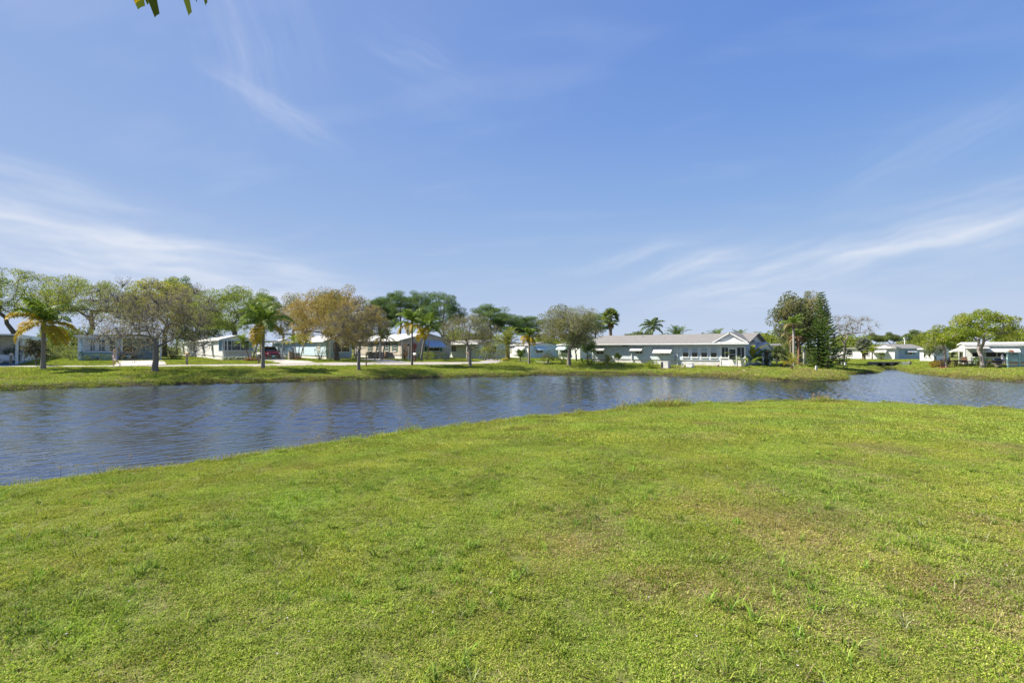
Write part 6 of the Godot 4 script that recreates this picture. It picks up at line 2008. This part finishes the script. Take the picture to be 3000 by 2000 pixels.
func make_shrubs() -> void:
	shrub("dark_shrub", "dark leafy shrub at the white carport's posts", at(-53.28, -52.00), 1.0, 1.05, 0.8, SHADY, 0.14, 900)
	tree("magnolia", "small glossy magnolia shrub left of the yellow palm trunk", at(-47.06, -47.80), {fork = 0.5, cy = 1.65, rx = 0.85, ry = 1.05, n = 26, cr = 0.32, leaves = 42, ll = 0.16, lw = 0.075, pal = [Color(0.04, 0.06, 0.03), Color(0.08, 0.09, 0.05), Color(0.15, 0.12, 0.09)], tr = 0.06, twigs = 4, low = -0.8})
	shrub("clipped_hedge", "block of clipped hedge at the blue home's corner", at(-51.44, -56.50), 0.75, 0.58, 0.7, OAK_DARK, 0.09, 1500, "hedge", null, 0, 1.0)
	shrub("green_hedge", "low dark hedge below the blue home's picture window", at(-48.11, -56.20), 1.9, 0.42, 0.55, SHADY, 0.12, 1300, "hedge")
	for q in [[160, 70, 1.6, 1.3, "bushy green shrub in the gap behind the yellow palm"], [188, 66, 1.5, 1.05, "second green shrub behind the clipped hedge"], [214, 70, 1.5, 1.5, "tall green shrub touching the blue home's corner"], [140, 62, 1.1, 0.8, "small tawny shrub behind the yellow palm's trunk"]]:
		var x: float = (q[0] - 1500.0) / 1417.0 * q[1]
		shrub("garden_shrub", q[4], at(x, -q[1]), q[2], q[3], q[2] * 0.8, OAK_DARK + OLIVE, 0.16, 900)
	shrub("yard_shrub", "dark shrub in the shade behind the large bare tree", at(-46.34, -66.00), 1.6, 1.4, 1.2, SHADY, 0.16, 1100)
	shrub("yard_shrub", "low shrub with red bloom left of the awning windows", at(-42.88, -62.00), 0.9, 0.6, 0.7, OAK_DARK, 0.12, 500, "shrub", Color(0.5, 0.03, 0.03), 8)
	shrub("flower_bed", "strip of low white flowers under the white home's window", at(-33.55, -58.70), 1.9, 0.25, 0.35, SHADY, 0.1, 700, "flower bed", Color(0.7, 0.7, 0.72), 60)
	shrub("bromeliad_bed", "low bed of pink red plants by the leaning dwarf palms", at(-29.72, -55.20), 1.0, 0.22, 0.5, [Color(0.32, 0.10, 0.09), Color(0.22, 0.13, 0.08), Color(0.14, 0.17, 0.06)], 0.16, 420, "flower bed")
	shrub("potted_shrub", "low clay coloured plants at the foot of the palm clump", at(-26.69, -60.60), 0.7, 0.2, 0.4, [Color(0.24, 0.1, 0.06), Color(0.16, 0.12, 0.06)], 0.12, 260)
	shrub("croton_shrub", "yellowish open shrub against the clapboard wall", at(-24.19, -61.00), 0.75, 1.0, 0.5, YELLOWISH + TAWNY, 0.15, 330)
	shrub("bare_shrub", "pale leafless shrub at the tawny oak's foot", at(-20.52, -57.00), 1.3, 0.75, 0.8, BROWNISH, 0.06, 260)
	shrub("croton_shrub", "rusty orange shrub at the beige home's corner", at(-14.00, -63.20), 0.65, 1.15, 0.5, [Color(0.30, 0.13, 0.05), Color(0.36, 0.25, 0.05), Color(0.2, 0.12, 0.06)], 0.15, 480)
	shrub("hedge_shrub", "dark hedge below the beige home's end wall", at(-12.39, -65.00), 1.2, 0.55, 0.5, SHADY, 0.12, 700, "hedge")
	shrub("yellow_shrub", "yellow green rounded shrub right of the palm stems", at(-11.11, -63.50), 0.95, 0.58, 0.6, LIME, 0.13, 600)
	shrub("hedge_shrub", "dark hedge under the striped awning", at(-10.23, -66.50), 1.3, 0.55, 0.5, SHADY, 0.12, 700, "hedge", Color(0.4, 0.12, 0.05), 3)
	shrub("yard_shrub", "small grey green shrub below the sparse tree's left side", at(-8.44, -61.00), 0.7, 0.45, 0.5, OLIVE, 0.1, 400)
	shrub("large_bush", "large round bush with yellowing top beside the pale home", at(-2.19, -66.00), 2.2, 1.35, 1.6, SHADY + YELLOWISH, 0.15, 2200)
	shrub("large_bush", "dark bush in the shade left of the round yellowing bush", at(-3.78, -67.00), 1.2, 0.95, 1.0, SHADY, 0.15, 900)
	shrub("flower_clump", "bright yellow flowers at the date palm's foot", at(-0.90, -64.00), 0.55, 0.22, 0.3, YELLOWISH, 0.1, 260, "flower bed", Color(0.6, 0.5, 0.02), 30)
	palm("bush_palm", "low bushy palm left of the small yellow palm's trunk", at(1.05, -62.00), {kind = "date", h = 0.6, tr = 0.1, n = 20, len = 1.25, upright = true, pal = [Color(0.07, 0.13, 0.04), Color(0.12, 0.19, 0.05)]})
	leafy("broad_plant", "clump of broad leaves at the small yellow palm's foot", at(2.56, -57.50), 14, 1.05, 0.2, PALM, 0.2)
	shrub("flower_shrub", "orange flowering shrub right of the small yellow palm", at(4.29, -58.50), 0.75, 0.6, 0.6, OAK, 0.12, 520, "shrub", Color(0.55, 0.12, 0.02), 22)
	shrub("hedge_shrub", "dark clipped hedge behind the orange flowering shrub", at(5.68, -66.00), 1.2, 0.8, 0.6, SHADY, 0.13, 900, "hedge")
	shrub("yard_shrub", "dark shrub behind the round tree's trunk", at(6.27, -60.00), 0.8, 0.65, 0.6, SHADY, 0.13, 500)
	tree("crooked_tree", "crooked small tree in the shade right of the round tree", at(8.31, -62.00), {fork = 1.0, cy = 2.4, rx = 1.4, ry = 1.3, n = 22, cr = 0.5, leaves = 80, ll = 0.13, lw = 0.07, pal = SHADY, tr = 0.1, twigs = 4, low = -0.6, off = Vector3(-0.3, 0, 0)})
	leafy("banana_plant", "broad leaved plant at the long home's left end", at(8.37, -57.00), 9, 1.3, 0.28, PALM, 0.15)
	tree("garden_tree", "slim dark garden tree at the long home's left end", at(9.18, -58.60), {fork = 1.0, cy = 2.1, rx = 0.75, ry = 1.2, n = 20, cr = 0.36, leaves = 90, ll = 0.12, lw = 0.06, pal = OAK_DARK, tr = 0.06, twigs = 3, low = -0.8})
	shrub("flower_shrub", "shrub with one red bloom below the left awning", at(9.15, -56.60), 0.6, 0.65, 0.5, OAK_DARK, 0.13, 420, "shrub", Color(0.62, 0.02, 0.06), 3)
	leafy("strap_plant", "strap leaved plant below the left awning", at(10.04, -56.00), 14, 0.95, 0.08, OLIVE, 0.15)
	palm("bush_palm", "golden green arching palm shrub against the long home", at(10.99, -55.60), {kind = "date", h = 0.3, tr = 0.07, n = 9, len = 1.35, upright = true, pal = [Color(0.28, 0.27, 0.05), Color(0.2, 0.22, 0.05)]})
	tree("topiary", "little round headed tree against the long home's wall", at(12.12, -55.20), {fork = 0.7, cy = 1.15, rx = 0.36, ry = 0.42, n = 10, cr = 0.2, leaves = 50, ll = 0.1, lw = 0.05, pal = LIME, tr = 0.035, twigs = 2})
	shrub("thin_shrub", "thin reddish shrub before the long home's skirting", at(12.48, -54.60), 0.5, 0.3, 0.3, BROWNISH, 0.08, 120)
	shrub("clipped_bush", "rounded bright green bush beside the air conditioner", at(15.26, -52.60), 0.68, 0.45, 0.6, LIME, 0.09, 1400)
	leafy("banana_plant", "tall banana plants with torn leaves at the porch corner", at(25.49, -51.30), 18, 3.3, 0.5, [Color(0.13, 0.20, 0.04), Color(0.22, 0.29, 0.07), Color(0.28, 0.27, 0.09)], 0.45)
	leafy("banana_plant", "lower banana plants before the porch corner", at(24.49, -50.00), 12, 2.0, 0.36, [Color(0.17, 0.24, 0.05), Color(0.26, 0.31, 0.08)], 0.3)
	shrub("dark_shrub", "tall dark shrub between shed and teal home", at(26.85, -51.00), 0.62, 0.95, 0.6, [Color(0.03, 0.05, 0.03), Color(0.07, 0.09, 0.04), Color(0.13, 0.13, 0.08)], 0.12, 900)
	shrub("yard_shrub", "shadowy undergrowth shrub at the pines' foot", at(36.31, -59.00), 1.0, 0.75, 0.8, SHADY, 0.14, 700)
	shrub("yard_shrub", "grey leaved shrub at the bare palm stump's foot", at(33.51, -55.60), 0.65, 0.42, 0.5, [Color(0.16, 0.22, 0.17), Color(0.09, 0.13, 0.09)], 0.13, 360)
	for q in [[2293, 75, 1.9, 1.9, "green shrub mass right of the teal home"], [2310, 66, 1.3, 1.4, "leafy shrub behind the pale palm trunk"], [2382, 68, 1.9, 1.6, "dark shrub mass behind the front pines"], [2462, 66, 1.3, 1.3, "olive shrub right of the pines"]]:
		var x: float = (q[0] - 1500.0) / 1417.0 * q[1]
		shrub("point_shrub", q[4], at(x, -q[1]), q[2], q[3], q[2] * 0.8, SHADY + OLIVE + OAK, 0.18, 1000)
	shrub("rock_plants", "low pinkish rockery plants before the teal home", at(29.47, -52.20), 0.6, 0.2, 0.3, [Color(0.25, 0.16, 0.14), Color(0.16, 0.16, 0.1)], 0.1, 260)
	for q in [[2500, 100, 2.4, 0.9, "far green hedge left of the silver palm"], [2545, 104, 2.4, 0.9, "far green hedge behind the silver palm"]]:
		var x: float = (q[0] - 1500.0) / 1417.0 * q[1]
		shrub("far_hedge", q[4], at(x, -q[1]), q[2], q[3], 1.2, OAK, 0.2, 700, "hedge")
	shrub("column_shrub", "narrow upright shrub at the white annex's end", at(67.20, -88.00), 0.5, 0.9, 0.5, OAK_DARK, 0.15, 420)
	shrub("ornamental_grass", "orange tipped bushy grass beside the leaning trunk", at(48.29, -55.00), 0.75, 0.4, 0.5, [Color(0.42, 0.24, 0.04), Color(0.34, 0.28, 0.06), Color(0.2, 0.17, 0.06)], 0.16, 700)
	shrub("dark_shrub", "low brown shrub between orange grass and leaning trunk", at(48.91, -55.00), 0.6, 0.36, 0.45, BROWNISH, 0.1, 400)
	tree("flowering_tree", "small white flecked tree before the white cottage", at(57.85, -66.00), {fork = 0.9, cy = 2.2, rx = 1.1, ry = 1.3, n = 20, cr = 0.42, leaves = 70, ll = 0.14, lw = 0.08, pal = [Color(0.12, 0.17, 0.07), Color(0.45, 0.44, 0.42), Color(0.2, 0.22, 0.12)], tr = 0.07, twigs = 4, low = -0.8})
	shrub("flower_basket", "hanging red flowers on the patio wall", at(55.71, -54.00, 1.25), 0.25, 0.18, 0.22, OAK, 0.1, 160, "flower basket", Color(0.6, 0.05, 0.06), 14)
	shrub("patio_plants", "mixed low plants along the patio fence", at(49.56, -52.80), 2.2, 0.22, 0.3, OAK + TAWNY, 0.12, 500)
	var t := thing("mulch_ring", "ring of red mulch round the leaning trunk", "mulch", at(48.03, -53.50))
	var b := MB.new()
	b.lathe(Vector3.ZERO, [[0.75, -0.06], [0.66, 0.04], [0.4, 0.07], [0.02, 0.08]], 18, Color(0.24, 0.09, 0.05))
	put(t, "mound", b.mesh(M.wood))
	var f := thing("wind_spinner", "blue tube spinner hanging in the spreading tree", "ornament", at(47.86, -49.00, 1.3))
	b = MB.new()
	b.lathe(Vector3.ZERO, [[0.02, -0.3], [0.075, -0.3], [0.075, 0.3], [0.02, 0.32]], 10, Color(0.03, 0.25, 0.5))
	put(f, "tube", b.mesh(M.wood))
	b = MB.new()
	b.tube(PackedVector3Array([Vector3(0, 0.3, 0), Vector3(0, 1.3, 0)]), PackedFloat32Array([0.008, 0.008]), 4, Color(0.1, 0.1, 0.1))
	put(f, "cord", b.mesh(M.wood))

func _ready() -> void:
	rng.seed = 20240
	make_light()
	make_materials()
	make_ground()
	make_water()
	make_paving()
	make_homes()
	make_trees()
	make_palms()
	make_shrubs()
	make_props()
	make_grass()
